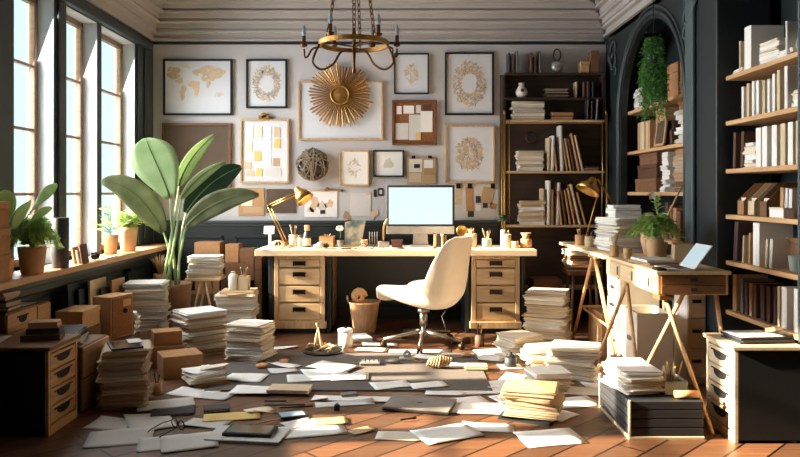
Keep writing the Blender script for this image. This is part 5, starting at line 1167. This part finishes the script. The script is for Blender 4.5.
MB().box((x0, y0, zt-.02), (x1, y1, zt)).build('desktop', M['oakyt'], t, bevel=.003)
m = MB(); m.box((x0+.012, y0+.016, zb), (x1-.01, y1-.01, zt-.021)); m.build('drawer_case', M['oaky'], t, bevel=.003)
for a, b in ((zb+.006, zb+.055), (zb+.06, zt-.026)):
    d = MB().box((x0+.03, y0+.004, a), (x1-.03, y0+.015, b)).build('drawer', M['brown'], t, bevel=.002)
    MB().box(((x0+x1)/2-.02, y0-.003, (a+b)/2-.008), ((x0+x1)/2+.02, y0+.0035, (a+b)/2+.01)).build('handle', M['black'], d, bevel=.002)
for yy in (4.15, 4.45, 4.75):
    d = MB().box((x0+.004, yy, zb+.01), (x0+.0115, yy+.28, zt-.03)).build('drawer', M['oakyt'], t, bevel=.002); MB().box((x0+.001, yy+.02, zb+.03), (x0+.0035, yy+.04, zt-.05)).build('handle', M['bronze'], d)
for a, b in (((1.50, 4.10, zb), (1.665, 3.83, 0)), ((1.66, 4.20, zb), (1.405, 4.43, 0)), ((1.80, 4.10, zb), (1.88, 4.07, 0)), ((1.48, 4.68, zb), (1.335, 5.03, 0)), ((1.48, 4.70, zb), (1.49, 4.46, 0)), ((1.83, 5.0, zb), (1.87, 5.06, 0))): leg(a, b, t, .0115)
MB().box((1.46, 4.05, zb-.03), (1.54, 4.16, zb-.0005)).build('leg_bracket', M['brown'], t, bevel=.003)
TZ = .8405
# lamp B
b = Vector((1.86, 6.0, TZ)); t = thing('desk_lamp', 'brass jointed lamp arching over the trestle table by the arch', 'lamp', b)
MB().lathe([(.07, 0), (.07, .012), (.05, .02), (.016, .028), (.012, .05)], b, 24).build('base', M['brass'], t)
el = P(617, 210, 6.0); hd = P(597, 178, 5.95); MB().tube([b+Vector((0, 0, .04)), el], .007, 8).build('lower_arm', M['brass'], t); MB().tube([el, hd], .007, 8).build('upper_arm', M['brass'], t); MB().ball(el, .014).build('joint', M['bronze'], t)
X = aim(P(594, 178, 5.95), (-.30, -.1, -.55)); sh = shade_mb(X, .105, .125).build('lamp_shade', M['brass'], t, solid=.002); MB().ball(X @ Vector((0, 0, .075)), .024).build('bulb', M['ceramic'], sh); MB().tube([hd, X @ Vector((0, 0, .012))], .013, 8).build('joint', M['bronze'], t)
MB().tube([P(599, 190, 5.95), Vector((1.545, 6.05, TZ+.004))], .007, 8).build('brace_arm', M['brass'], t)
cup_of((1.53, 6.12, TZ), .042, .085, 'terra', 'terracotta cup of pencils at the end of trestle table', 6, tl=.09, tm=('terra', 'tan', 'charcoal'))
cup_of((1.56, 5.93, TZ), .038, .085, 'cream', 'cream cup beside the terracotta pencil cup on trestle table', 2, tl=.07)
zt_ = stack((1.725, 5.5, TZ), .36, .34, .255, 11, .15, 'big white stack on the trestle table', ('paper', 'paper3', 'paper', 'paper5'), .014)
stack((1.72, 5.53, zt_+.0005), .22, .16, .095, 3, .1, 'books on the big white trestle stack', ('white', 'paper2', 'cream'), .006, 'flat_book', 'pale book', jit=.003)
# plants and cups on the writing desk
WZ = .8455
ferny(Vector((1.685, 4.76, WZ)), .18, .27, .058, .15, 'terra2', 'leafy fern in a clay pot on the small writing desk', 130, 'fern', 21)
p = Vector((1.80, 4.98, WZ)); t = thing('flowering_plant', 'tall thin plant with one white flower behind the clay pot fern', 'plant', p); pot(p, .05, .1, 'terra2', t)
m = MB(); rs = random.Random(14); m.tube([p+Vector((0, 0, .08)), p+Vector((-.01, 0, .25)), p+Vector((-.04, 0, .4))], .004, 6)
for k in range(26):
    z = .14+.011*k; a = rs.uniform(0, 6.3); q = p+Vector((-.02*k/26, 0, z)); d = Vector((math.cos(a), math.sin(a), .5)).normalized(); m.leaf(q, q+d*.075, .014, (-d.y, d.x, .1), .01, 3)
m.build('foliage', M['fern'], t); m = MB(); q = p+Vector((-.065, -.02, .42))
for k in range(5):
    a = k*2*PI/5+.3; m.leaf(q, q+Vector((math.cos(a)*.035, -.012, math.sin(a)*.035)), .012, (-math.sin(a), 0, math.cos(a)), 0, 3)
m.build('petals', M['ceramic'], t)
p = Vector((1.80, 5.19, TZ)); t = thing('pale_vase', 'pale rounded vase beside the flowering plant on trestle table', 'vase', p); MB().lathe([(.04, 0), (.065, .1), (.06, .2), (.035, .26), (.03, .3), (.026, .3), (.03, .25)], p).build('body', M['terra2'], t)
cup_of((1.48, 4.97, WZ), .03, .075, 'card2', 'tan cup of sticks at the corner of writing desk', 4, tl=.1, tm=('tan', 'cream', 'brass'))
mug((1.52, 4.93-.12, WZ), .028, .07, 'card2', 'small tan cup beside the clay pot on writing desk', 'cup', 'cup', False); mug((1.80, 4.60, WZ), .03, .075, 'terra', 'brown cup behind the laptop on writing desk, nearer the fern', 'cup', 'cup', False); mug((1.865, 4.60, WZ), .03, .07, 'terra', 'brown cup behind the laptop on writing desk, nearer the bookcase', 'cup', 'cup', False)
for i, (w, d, h, mt, rz) in enumerate(((.2, .26, .012, 'tan', .2), (.18, .24, .016, 'paper3', .1))):
    tag(sheaf_mb((1.585, 4.52, WZ+.013*i), w, d, h-.0005, rz, 2, .002, 610+i).build('notebook', [M[mt]]*2, bevel=.001), ('tan notebook under the grey one', 'grey notebook on the tan one')[i]+' on the writing desk before the fern', 'notebook')
t = thing('mobile_phone', 'small black phone on the front corner of writing desk', 'phone', (1.475, 4.095, WZ)); MB().box((1.447, 4.05, WZ), (1.503, 4.14, WZ+.014)).build('case', M['black'], t, bevel=.005); MB().box((1.452, 4.056, WZ+.0142), (1.498, 4.134, WZ+.015)).build('screen', M['glassdark'], t)
# laptop, open, turned to the window
lc = Vector((1.585, 4.17, WZ)); t = thing('laptop', 'silver open laptop with pale blue screen on the writing desk', 'laptop', lc); X = T(lc, -PI/2)
MB().box((-.11, -.075, 0), (.11, .075, .010), X).build('keyboard_deck', M['ceramic'], t, bevel=.003); MB().box((-.095, -.012, .0102), (.095, .062, .0113), X).build('keys', M['charcoal'], t); MB().box((-.04, -.065, .0102), (.04, -.022, .011), X).build('trackpad', M['silver'], t)
Xl = X @ Matrix.Translation((0, .075, .010)) @ Matrix.Rotation(math.radians(-37), 4, 'X')
lid = MB().box((-.11, 0, 0), (.11, .007, .165), Xl).build('lid', M['ceramic'], t, bevel=.003); MB().box((-.103, -.0015, .01), (.103, -.0003, .156), Xl).build('screen', M['screen2'], lid)
# papers leaning behind the laptop
for i in range(2): shelf_book('y', 4.62-.03*i, .018, .12-.01*i, .12, 1.74, WZ, (('tan', 'cream')[i], 'paper'), f'{("tan","cream")[i]} thin book standing behind the open laptop', 'thin books behind the laptop', .12)
# drawer towers under the tables
def tower(x0, x1, y0, y1, h, nd, label, mat='offwhite'):
    t = thing('drawer_tower', label, 'drawers', ((x0+x1)/2, (y0+y1)/2, 0)); MB().box((x0+.012, y0, 0), (x1, y1, h)).build('cabinet_body', M[mat], t, bevel=.003); dh = h/nd
    for i in range(nd):
        d = MB().box((x0, y0+.006, i*dh+.004), (x0+.0115, y1-.006, (i+1)*dh-.003)).build('drawer', M[mat], t, bevel=.002); MB().lathe([(.026, 0), (.026, .003)], X=T((x0-.0005, (y0+y1)/2, (i+.6)*dh), 0, 0, -PI/2) @ Matrix.Diagonal((.6, 2.1, 1, 1))).build('handle', M['black'], d)
tower(1.56, 1.86, 5.16, 5.42, .775, 6, 'white tower of six drawers under the trestle table'); tower(1.60, 1.87, 5.5, 5.75, .5, 3, 'tan low drawer unit under the trestle table', 'card2') if False else None
carton((1.57, 5.6, 0), (1.84, 6.0, .34), 'card2', 'tan carton under the trestle table behind white tower', lid=False, name='carton')
t = thing('white_file_box', 'white open-topped file box with cut-out grips under writing desk', 'box', (1.72, 4.92, 0)); x0, x1, y0, y1, h = 1.56, 1.80, 4.74, 5.1, .49; k = .012
m = MB().box((x0, y0, 0), (x1, y1, k)); m.box((x0, y0, k), (x0+k, y1, h)); m.box((x1-k, y0, k), (x1, y1, h)); m.box((x0+k, y0, k), (x1-k, y0+k, h)); m.box((x0+k, y1-k, k), (x1-k, y1, h)); m.build('box_body', M['offwhite'], t, bevel=.002)
for z in (.12, .3): MB().lathe([(.022, 0), (.022, .004)], X=T((x0+.001, 4.9, z), 0, 0, -PI/2) @ Matrix.Diagonal((.8, 2.3, 1, 1))).build('grip_hole', M['grey'], t)
t = thing('drawer_unit', 'pale drawer unit with dark pulls under the writing desk at the arch', 'drawers', (1.99, 4.98, 0))
MB().box((1.92, 4.82, 0), (2.045, 5.04, .66)).build('cabinet_body', M['white'], t, bevel=.003)
for i in range(3):
    d = MB().box((1.925, 4.806, .05+.2*i), (2.04, 4.819, .24+.2*i)).build('drawer', M['cream'], t, bevel=.002); MB().box((1.95, 4.798, .15+.2*i), (2.01, 4.805, .172+.2*i)).build('handle', M['black'], d, bevel=.002)
# ================================================================ FLAT FILE IN FRONT with papers and pens
t = thing('flat_file', 'low dark flat-file unit with pale frame on the floor before the writing desk', 'drawers', (1.38, 3.96, 0)); x0, x1, y0, y1 = 1.19, 1.585, 3.745, 4.31
m = MB().box((x0, y0, 0), (x1, y1, .016)); m.box((x0, y0, .0165), (x0+.012, y0+.012, .205)); m.box((x0, y1-.012, .0165), (x0+.012, y1, .205)); m.build('pale_frame', M['oaktop'], t, bevel=.002)
for i in range(4):
    d = MB().box((x0+.006, y0+.006, .018+.046*i), (x1-.003, y1-.006, .060+.046*i)).build('drawer', M['charcoal'], t, bevel=.003)
FZ = .203
stack((1.305, 4.02, FZ), .2, .34, .125, 6, .05, 'paper stack on the low dark flat-file', ('paper', 'paper2', 'paper3', 'paper2'), .012, top='paper')
t2 = thing('glass_tray', 'clear square glass holder full of brushes on the flat-file', 'holder', (1.475, 3.95, FZ)); m = MB()
for a, b in (((1.42, 3.86, FZ), (1.424, 4.04, FZ+.07)), ((1.54, 3.86, FZ), (1.544, 4.04, FZ+.07)), ((1.424, 3.86, FZ), (1.54, 3.864, FZ+.07)), ((1.424, 4.036, FZ), (1.54, 4.04, FZ+.07)), ((1.424, 3.864, FZ), (1.54, 4.036, FZ+.004))): m.box(a, b)
m.build('body', M['jarglass'], t2)
rs = random.Random(31)
for k in range(9):
    b = Vector((1.435+.0115*k, rs.uniform(3.88, 4.02), FZ+.006)); e_ = b+Vector((rs.uniform(-.03, .03), rs.uniform(-.03, .03), rs.uniform(.11, .16)))
    tag(MB().tube([b, b.lerp(e_, .7), b.lerp(e_, .75), e_], [.003, .0035, .006, .002], 6).build('paintbrush', M[('tan', 'cream', 'dkbrown', 'brass')[k % 4]]), 'thin paintbrush standing in the glass holder on flat-file', 'paintbrush', 'brushes in the glass holder')
tag(MB().tube([(1.45, 3.80, FZ+.021), (1.575, 3.80, FZ+.021)], .02, 12).build('paper_roll', M['terra']), 'short brown roll lying at the front edge of flat-file', 'roll')
# papers on the right cabinet
tag(sheaf_mb((1.90, 3.84, .5006), .28, .2, .03, .1, 3, .004, 71).build('magazine', [M['charcoal']]*2), 'thick dark-edged magazine on the pale-drawer cabinet', 'magazine')
sheet_at((1.895, 3.84, .534), .27, .19, .1, 'printed page on the magazine of pale-drawer cabinet', 'printed', .002, group='sheets on furniture')
crumple((2.0, 3.86, .537), .025, 'cream', 'small crumpled cream scrap on the magazine', sc=(1.8, 1, .5))
# long rod leaning in the arch
tag(MB().tube([P(655, 241, 5.1)+Vector((0, 0, 0)), P(682, 186, 5.15)], .006, 8).build('wooden_rod', M['oak']), 'thin pale rod leaning from the writing desk to the arch pilaster', 'rod')
# ================================================================ RUG AND FLOOR LITTER
rg_ = struct(MB().box((-1.27, 4.66, .0005), (.60, 5.74, .009)).build('floor_rug', M['rug'], bevel=.003)); rg_['kind'] = 'thing'; tag(rg_, 'dark grey-brown rug on the plank floor before the desk', 'rug')
RZ = .0095
def notebook_at(p, w, d, h, rz, mat, label, name='notebook', emb=None):
    t = thing(name, label, 'notebook' if name == 'notebook' else name, p); X = T(p, rz); MB().box((-w/2, -d/2, .0), (w/2, d/2, .002), X).box((-w/2, -d/2, h-.002), (w/2, d/2, h), X).box((-w/2, -d/2, .002), (-w/2+.003, d/2, h-.002), X).build('cover', M[mat], t)
    MB().box((-w/2+.003, -d/2+.004, .0021), (w/2-.004, d/2-.004, h-.0021), X).build('pages', M['paper'], t); return t
A, B = .24, .33
S = [
 (120, 438, B, .26, .25, 'paper3', 'wide grey sheet nearest the dark window cabinet', 0), (112, 424.5, .24, .19, -.15, 'printed', 'printed sheet with a stamp behind the wide grey sheet', 0), (150, 423, A, .3, .5, 'paper3', 'grey sheet overlapping the stamped printed sheet', 1),
 (160, 444, .22, .2, .3, 'paper3', 'pale sheet under the lined page at front of floor', 0), (189, 443, .28, .24, .35, 'printed', 'lined page lying in front of the eyeglasses', 1), (166, 406, B, .2, .35, 'paper3', 'sheet lying over the black folder by the stacks', 3),
 (193, 393, .3, .18, -.35, 'paper', 'white sheet before the low spread pile', 0), (214, 396, .24, .16, -.3, 'paper3', 'sheet slid under the white one before spread pile', 0), (227, 387, .2, .17, .1, 'paper3', 'small pale sheet touching the rug corner', 0),
 (207, 424, .24, .15, -.2, 'paper3', 'grey sheet under the yellow paper', 0), (232, 417.5, .32, .14, .2, 'yellow', 'yellow sheet near the tablet on floor', 1), (259, 411, .16, .1, .5, 'paper2', 'small cream scrap beyond the yellow sheet', 1),
 (312, 431, .36, .2, .25, 'paper', 'white sheet under the yellow corner at front of floor', 0), (330, 422.5, .2, .12, .2, 'yellow', 'yellow slip on the white front sheet', 2), (362, 431, .14, .09, .6, 'paper4', 'small tan scrap between front sheets', 0), (300, 424, .18, .14, .6, 'paper3', 'grey slip beside the blue card on the floor', 0),
 (400, 436.5, .25, .13, -.1, 'paper2', 'cream torn sheet in front of the closed laptop', 0), (447, 434.5, .34, .22, .45, 'paper', 'large white sheet in front of the closed laptop', 1), (488, 428, .28, .14, -.1, 'paper', 'white sheet torn at front under the tan book pile', 0),
 (550, 438, .33, .24, .2, 'paper', 'clean white sheet alone on the bare planks at front', 0), (476, 409, .40, .22, -.1, 'paper', 'bright white sheet beside the closed laptop', 1), (465, 403, .3, .2, .35, 'paper', 'bright sheet under the one beside closed laptop', 0),
 (480, 391, .42, .17, .1, 'paper', 'long bright sheet along the rug end', 0), (446, 393, .26, .13, -.15, 'paper', 'white sheet at the rug front edge beyond laptop', 0), (512, 398, .26, .16, .4, 'paper', 'bright sheet behind the tan book pile', 0),
 (362, 399.5, .62, .12, -.08, 'paper', 'long white strip of paper along the rug front', 0), (345, 404, .36, .1, .2, 'paper3', 'grey strip under the long white strip', 0), (573, 403, .3, .2, .3, 'paper3', 'white sheet between tan book pile and flat-file', 0), (585, 392, .3, .18, -.2, 'paper', 'bright sheet behind the flat-file corner', 1),
 (497, 352, .36, .2, .15, 'paper', 'white sheet before the dark pencil cup', 0), (485, 358, .3, .16, -.3, 'paper', 'white sheet before the low stack', 0), (610, 386, .34, .22, .1, 'paper', 'bright sheet behind the flat-file stack', 0), (505, 384, .3, .16, .3, 'paper', 'bright sheet beside the small bright stack', 1), 
 (528, 379, .36, .22, -.4, 'paper', 'bright sheet under the small bright stack edge', 0), (380, 345, .3, .12, .1, 'paper', 'sheet on bare planks before the waste basket', 0), (372, 350, .26, .12, -.2, 'paper2', 'cream sheet on bare planks before the canister', 1), (420, 351.5, .5, .1, .0, 'paper', 'long sheet on planks under the chair', 0),
 (560, 416, .2, .14, .8, 'paper', 'small white sheet at the tan book pile side', 0), (284, 348, .24, .1, .3, 'paper', 'sheet at the foot of the window-side desk pedestal', 0)]
for i, (x, y, w_, d_, rz, mt, lb, lv) in enumerate(S):
    sheet(x, y, w_, d_, rz, lb, mt, .0025+.0028*lv)
S2 = [(246, 378, .27, .22, -.1, 'paper', 'blank white sheet at the window corner of the rug', 0), (252, 390.5, .26, .2, -.1, 'paper', 'white sheet under the tan notebook', 0), (391, 385.5, .26, .16, .35, 'paper', 'curled white sheet on the rug front edge', 0), (428, 385.5, .24, .14, .25, 'paper', 'white sheet lying flat on the rug front edge', 0),
 (312, 378, .34, .2, .2, 'paper3', 'sheet at the bottom of the rug pile', 0), (325, 374, .3, .2, .45, 'paper', 'sheet in the middle of the rug pile', 1), (333, 368, .34, .22, -.5, 'paper', 'topmost folded sheet of the rug pile', 3), (350, 377.5, .26, .18, .05, 'paper', 'square white sheet at side of the rug pile', 1),
 (283, 371, .2, .14, .4, 'paper3', 'grey sheet on the rug by the orange discs', 0), (428, 357.5, .22, .12, -.5, 'paper', 'white sheet behind the woven coil', 0), (463, 366, .24, .14, -.2, 'paper', 'white sheet under the cream block on the rug', 0), (284, 366, .24, .12, -.5, 'paper', 'white sheet at back of the dark rug by the corner stack', 1)]
for x, y, w_, d_, rz, mt, lb, lv in S2: sheet(x, y, w_, d_, rz, lb, mt, .0025+.0028*lv, .012, RZ, group='loose sheets on the rug')
notebook_at(F(290, 391.5, RZ)+Vector((0, 0, .006)), .27, .15, .022, -.08, 'cream', 'tan-covered notebook lying at the rug front edge')
# devices and small things on the floor
p = F(248, 436); X = T(p, -.12); tag(sheaf_mb(p+Vector((0, 0, .0005)), .4, .23, .014, -.12, 2, .002, 55).build('tray_folder', [M['paper3']]*2, bevel=.002), 'white folder lying under the dark tablet on the floor', 'folder')
p = p+Vector((.01, .01, .0155)); X = T(p, -.12); t = thing('tablet', 'black tablet lying on the white folder at front of floor', 'tablet', p); MB().box((-.13, -.075, 0), (.13, .075, .018), X).build('case', M['black'], t, bevel=.006); MB().box((-.115, -.062, .0182), (.115, .062, .0192), X).build('screen', M['glassdark'], t)
p = F(420, 407)+Vector((0, 0, .004)); X = T(p, -.25); t = thing('laptop', 'closed grey laptop on the planks before the rug', 'laptop', p); MB().box((-.2, -.135, 0), (.2, .135, .012), X).build('laptop_base', M['charcoal'], t, bevel=.004); lid = MB().box((-.2, -.135, .0125), (.2, .135, .024), X).build('lid', M['stone'], t, bevel=.004)
MB().lathe([(.014, 0), (.014, .0006)], X=X @ Matrix.Translation((0, 0, .0241)) @ Matrix.Diagonal((1.3, 1, 1, 1))).build('emblem', M['charcoal'], lid)
notebook_at(F(173, 413), .24, .13, .014, .25, 'black', 'black folder poking out beneath a sheet by the brown-edged stack', 'notebook')
p = F(217, 410); notebook_at(p, .15, .1, .02, .3, 'charcoal', 'small black notebook between yellow sheet and black folder')
glasses(F(178, 431)+Vector((0, 0, .012)), 2.4, 'dark eyeglasses lying on papers at the front of floor', 1.1)
p = F(292, 417); X = T(p+Vector((0, 0, .009)), .35); t = thing('mobile_phone', 'blue-screened phone lying beside the yellow sheet', 'phone', p); MB().box((-.075, -.05, 0), (.075, .05, .01), X).build('case', M['charcoal'], t, bevel=.003); MB().box((-.068, -.043, .0102), (.068, .043, .011), X).build('screen', M['blue'], t)
for i, (x, y, L, rz, mt, lb) in enumerate(((270, 423, .2, .7, 'oak', 'pale stick leaning by the blue-screened phone'), (284, 407, .25, .05, 'charcoal', 'long dark pen below the tan notebook'), (296, 409, .2, .15, 'bronze', 'dark pen crossing the white strip end'), (408, 421, .1, .35, 'bronze', 'short dark pen in front of the closed laptop'), (275, 403, .14, .0, 'black', 'black pen beside the tan notebook corner'), (318, 402, .13, .5, 'brass', 'brass pen by the grey strip'), (265, 414, .16, -.3, 'brass', 'yellow pencil between the yellow sheet and tan notebook'))): pen(F(x, y), L, rz, mt, lb, .005, .012)
for i, (x, y, r_, lb) in enumerate(((262, 367.5, .045, 'larger tan wooden disc on the rug by corner stack'), (284, 363, .035, 'smaller tan wooden disc on the rug by corner stack'))):
    tag(MB().lathe([(r_*.8, 0), (r_, .008), (r_, .022), (r_*.7, .028), (.001, .026)], F(x, y, RZ)).build('wooden_disc', M['terra']), lb, 'disc')
p = F(337, 410); t = thing('camera_charm', 'tiny black metal cube on the planks behind front sheets', 'gadget', p); MB().box((p.x-.016, p.y-.016, 0), (p.x+.016, p.y+.016, .03)).build('body', M['black'], t, bevel=.003); MB().lathe([(.009, .03), (.009, .04), (.005, .042)], p).build('knob', M['steel'], t)
tag(sheaf_mb(F(349, 396), .1, .06, .02, .3, 2, .003, 81).build('eraser_block', [M['stone']]*2, bevel=.006), 'grey block on the white strip before rug', 'block')
# black inkwell on a paper (right of the rug)
p = F(510.5, 367); sheet_at((p.x, p.y, .003), .17, .14, .1, 'small white sheet beneath the dark ink pot', 'paper', .002); q = p+Vector((0, 0, .006)); t = thing('ink_pot', 'dark glass ink pot on a small white sheet by the rug end', 'ink pot', q); MB().lathe([(.042, 0), (.045, .006), (.045, .065), (.03, .07)], q).build('body', M['charcoal'], t); MB().lathe([(.03, .071), (.03, .085), (.012, .09), (.014, .105), (.001, .108)], q).build('lid', M['black'], t)
# rug gadgets
p = F(370, 364, RZ); t = thing('calculator', 'grey calculator with a pale keypad on the rug by chair caster', 'calculator', p); X = T(p, .05); MB().box((-.075, -.06, 0), (.075, .06, .02), X).build('case', M['stone'], t, bevel=.004); m = MB()
for a in range(4):
    for b in range(3): m.box((-.062+.032*a, -.048+.03*b, .0202), (-.038+.032*a, -.026+.03*b, .026), X)
m.build('keypad', M['ceramic'], t); MB().box((-.062, .04, .0202), (.062, .054, .022), X).build('display', M['glassdark'], t)
tag(MB().ball(F(393, 363, RZ)+Vector((0, 0, .018)), .03, (2.0, 1.2, .6)).build('computer_mouse', M['stone']), 'grey rounded mouse on the rug beside calculator', 'mouse')
p = F(407, 360, RZ); t = thing('tape_dispenser', 'small teal and white tape dispenser on rug under the chair', 'dispenser', p); MB().box((p.x-.06, p.y-.025, RZ), (p.x+.06, p.y+.025, RZ+.022)).build('base', M['ceramic'], t, bevel=.006); MB().lathe([(.03, -.018), (.03, .018), (.012, .018), (.012, -.018)], X=T(p+Vector((0, 0, .045)), 0, PI/2), cap=False).build('roll', M['blue'], t)
p = F(439, 368, RZ)+Vector((0, 0, .045)); m = MB()
for k in range(9):
    x = -.075+.019*k; r_ = .042*(1-.5*abs(k-4)/5); m.tube([p+Vector((x+.012*math.sin(a*2*PI/12), r_*math.cos(a*2*PI/12), r_*math.sin(a*2*PI/12))) for a in range(12)], .0075, 6, closed=True)
m.tube([p+Vector((-.08, 0, 0)), p+Vector((.08, 0, 0))], .015, 6)
tag(m.build('rope_coil', M['dry']), 'bundle of tan coiled rope on the rug at the chair foot', 'rope')
tag(sheaf_mb(F(476, 369, RZ)+Vector((0, 0, .006)), .16, .1, .026, -.05, 2, .001, 91).build('cream_block', [M['cream']]*2, bevel=.002), 'cream block lying on the white sheet of rug', 'block')
p = F(466, 357, RZ); tag(MB().ball(p+Vector((0, 0, .02)), .025, (1.6, 1, .8)).build('pebble', M['terra2']), 'tan pebble on the rug near the white block', 'pebble')
pen(F(455, 358, RZ), .12, .2, 'tan', 'tan pencil on the rug beside the pebble'); pen(F(418, 362, RZ), .1, -.3, 'brass', 'brass pen on rug beside the tape dispenser'); pen(F(357, 364, RZ), .16, .1, 'oak', 'pale brush lying beside the calculator')
tag(MB().tube([F(452, 344)+Vector((0, 0, .028)), F(470, 343.5)+Vector((0, 0, .028))], .028, 12).build('paper_roll', M['dkbrown']), 'dark brown rolled mat on planks behind the chair base', 'roll')
tag(MB().tube([(.52, 6.60, .012), (.42, 6.45, .03), (.38, 6.55, .16), (.5, 6.62, .3), (.56, 6.66, .5), (.57, 6.7, .69)], .004, 6).build('power_cord', M['charcoal']), 'thin dark cord hanging beside the desk pedestal', 'cord')
# tan book pile at front right
stack((.76, 4.14, 0), .30, .26, .175, 6, -.35, 'tan-topped book pile on the planks', ('paper4', 'paper2', 'paper5', 'cream'), .02, 'flat_book', 'flat book', top='paper4', jit=.008, bot='charcoal')
# pinned: closed folder beside the bright stack
sheet(640, 372, .2, .16, .2, 'sheet on planks beside the white file box', 'paper3', .003)
# ================================================================ LIGHT
w = bpy.data.worlds.new('World'); bpy.context.scene.world = w; w.use_nodes = True
bg = w.node_tree.nodes['Background']; bg.inputs[0].default_value = lin('#d2eef3'); bg.inputs[1].default_value = 1.35
def sun(d, e, c, ang):
    l = bpy.data.lights.new('sun', 'SUN'); l.energy = e; l.color = c; l.angle = math.radians(ang); o = bpy.data.objects.new('sun', l); col.objects.link(o); o.rotation_euler = Vector(d).to_track_quat('-Z', 'Y').to_euler(); return o
sun((1, .06, -.44), 46, (1, .78, .55), 1.2)
for a, b, en, sp, tl, cl in ((3.1, 4.24, 40, 75, .05, (1, .97, .92)), (4.70, 6.85, 78, 140, .35, (.98, .97, 1))):  # added area lamps outside the windows boost the fill; near one brightens the bookcase
    l = bpy.data.lights.new('window_fill', 'AREA'); l.shape = 'RECTANGLE'; l.size = 1.9; l.size_y = b-a; l.energy = en*(b-a); l.color = cl; l.spread = math.radians(sp)
    o = bpy.data.objects.new('window_fill', l); col.objects.link(o); o.location = (XL-.3, (a+b)/2, 1.75); o.rotation_euler = (0, -PI/2+tl, 0)
l = bpy.data.lights.new('lamp_bulb', 'POINT'); l.energy = 2.5; l.color = (1, .75, .4); l.shadow_soft_size = .03; o = bpy.data.objects.new('lamp_bulb', l); col.objects.link(o); o.location = P(303, 201, 6.66)
# ================================================================ CAMERA
c = bpy.data.cameras.new('camera'); c.sensor_width = 36; c.lens = 36*FP/800; c.shift_y = -36.5/800; c.clip_start = .05
o = bpy.data.objects.new('camera', c); col.objects.link(o); o.location = (0, 0, EYE); o.rotation_euler = (PI/2, 0, 0); bpy.context.scene.camera = o
sc = bpy.context.scene; sc.view_settings.view_transform = 'Standard'; sc.view_settings.exposure = 0
sc.cycles.use_denoising = True; sc.cycles.max_bounces = 8; sc.cycles.diffuse_bounces = 5; sc.cycles.transparent_max_bounces = 12; sc.cycles.sample_clamp_indirect = 6; sc.cycles.caustics_reflective = False; sc.cycles.caustics_refractive = False
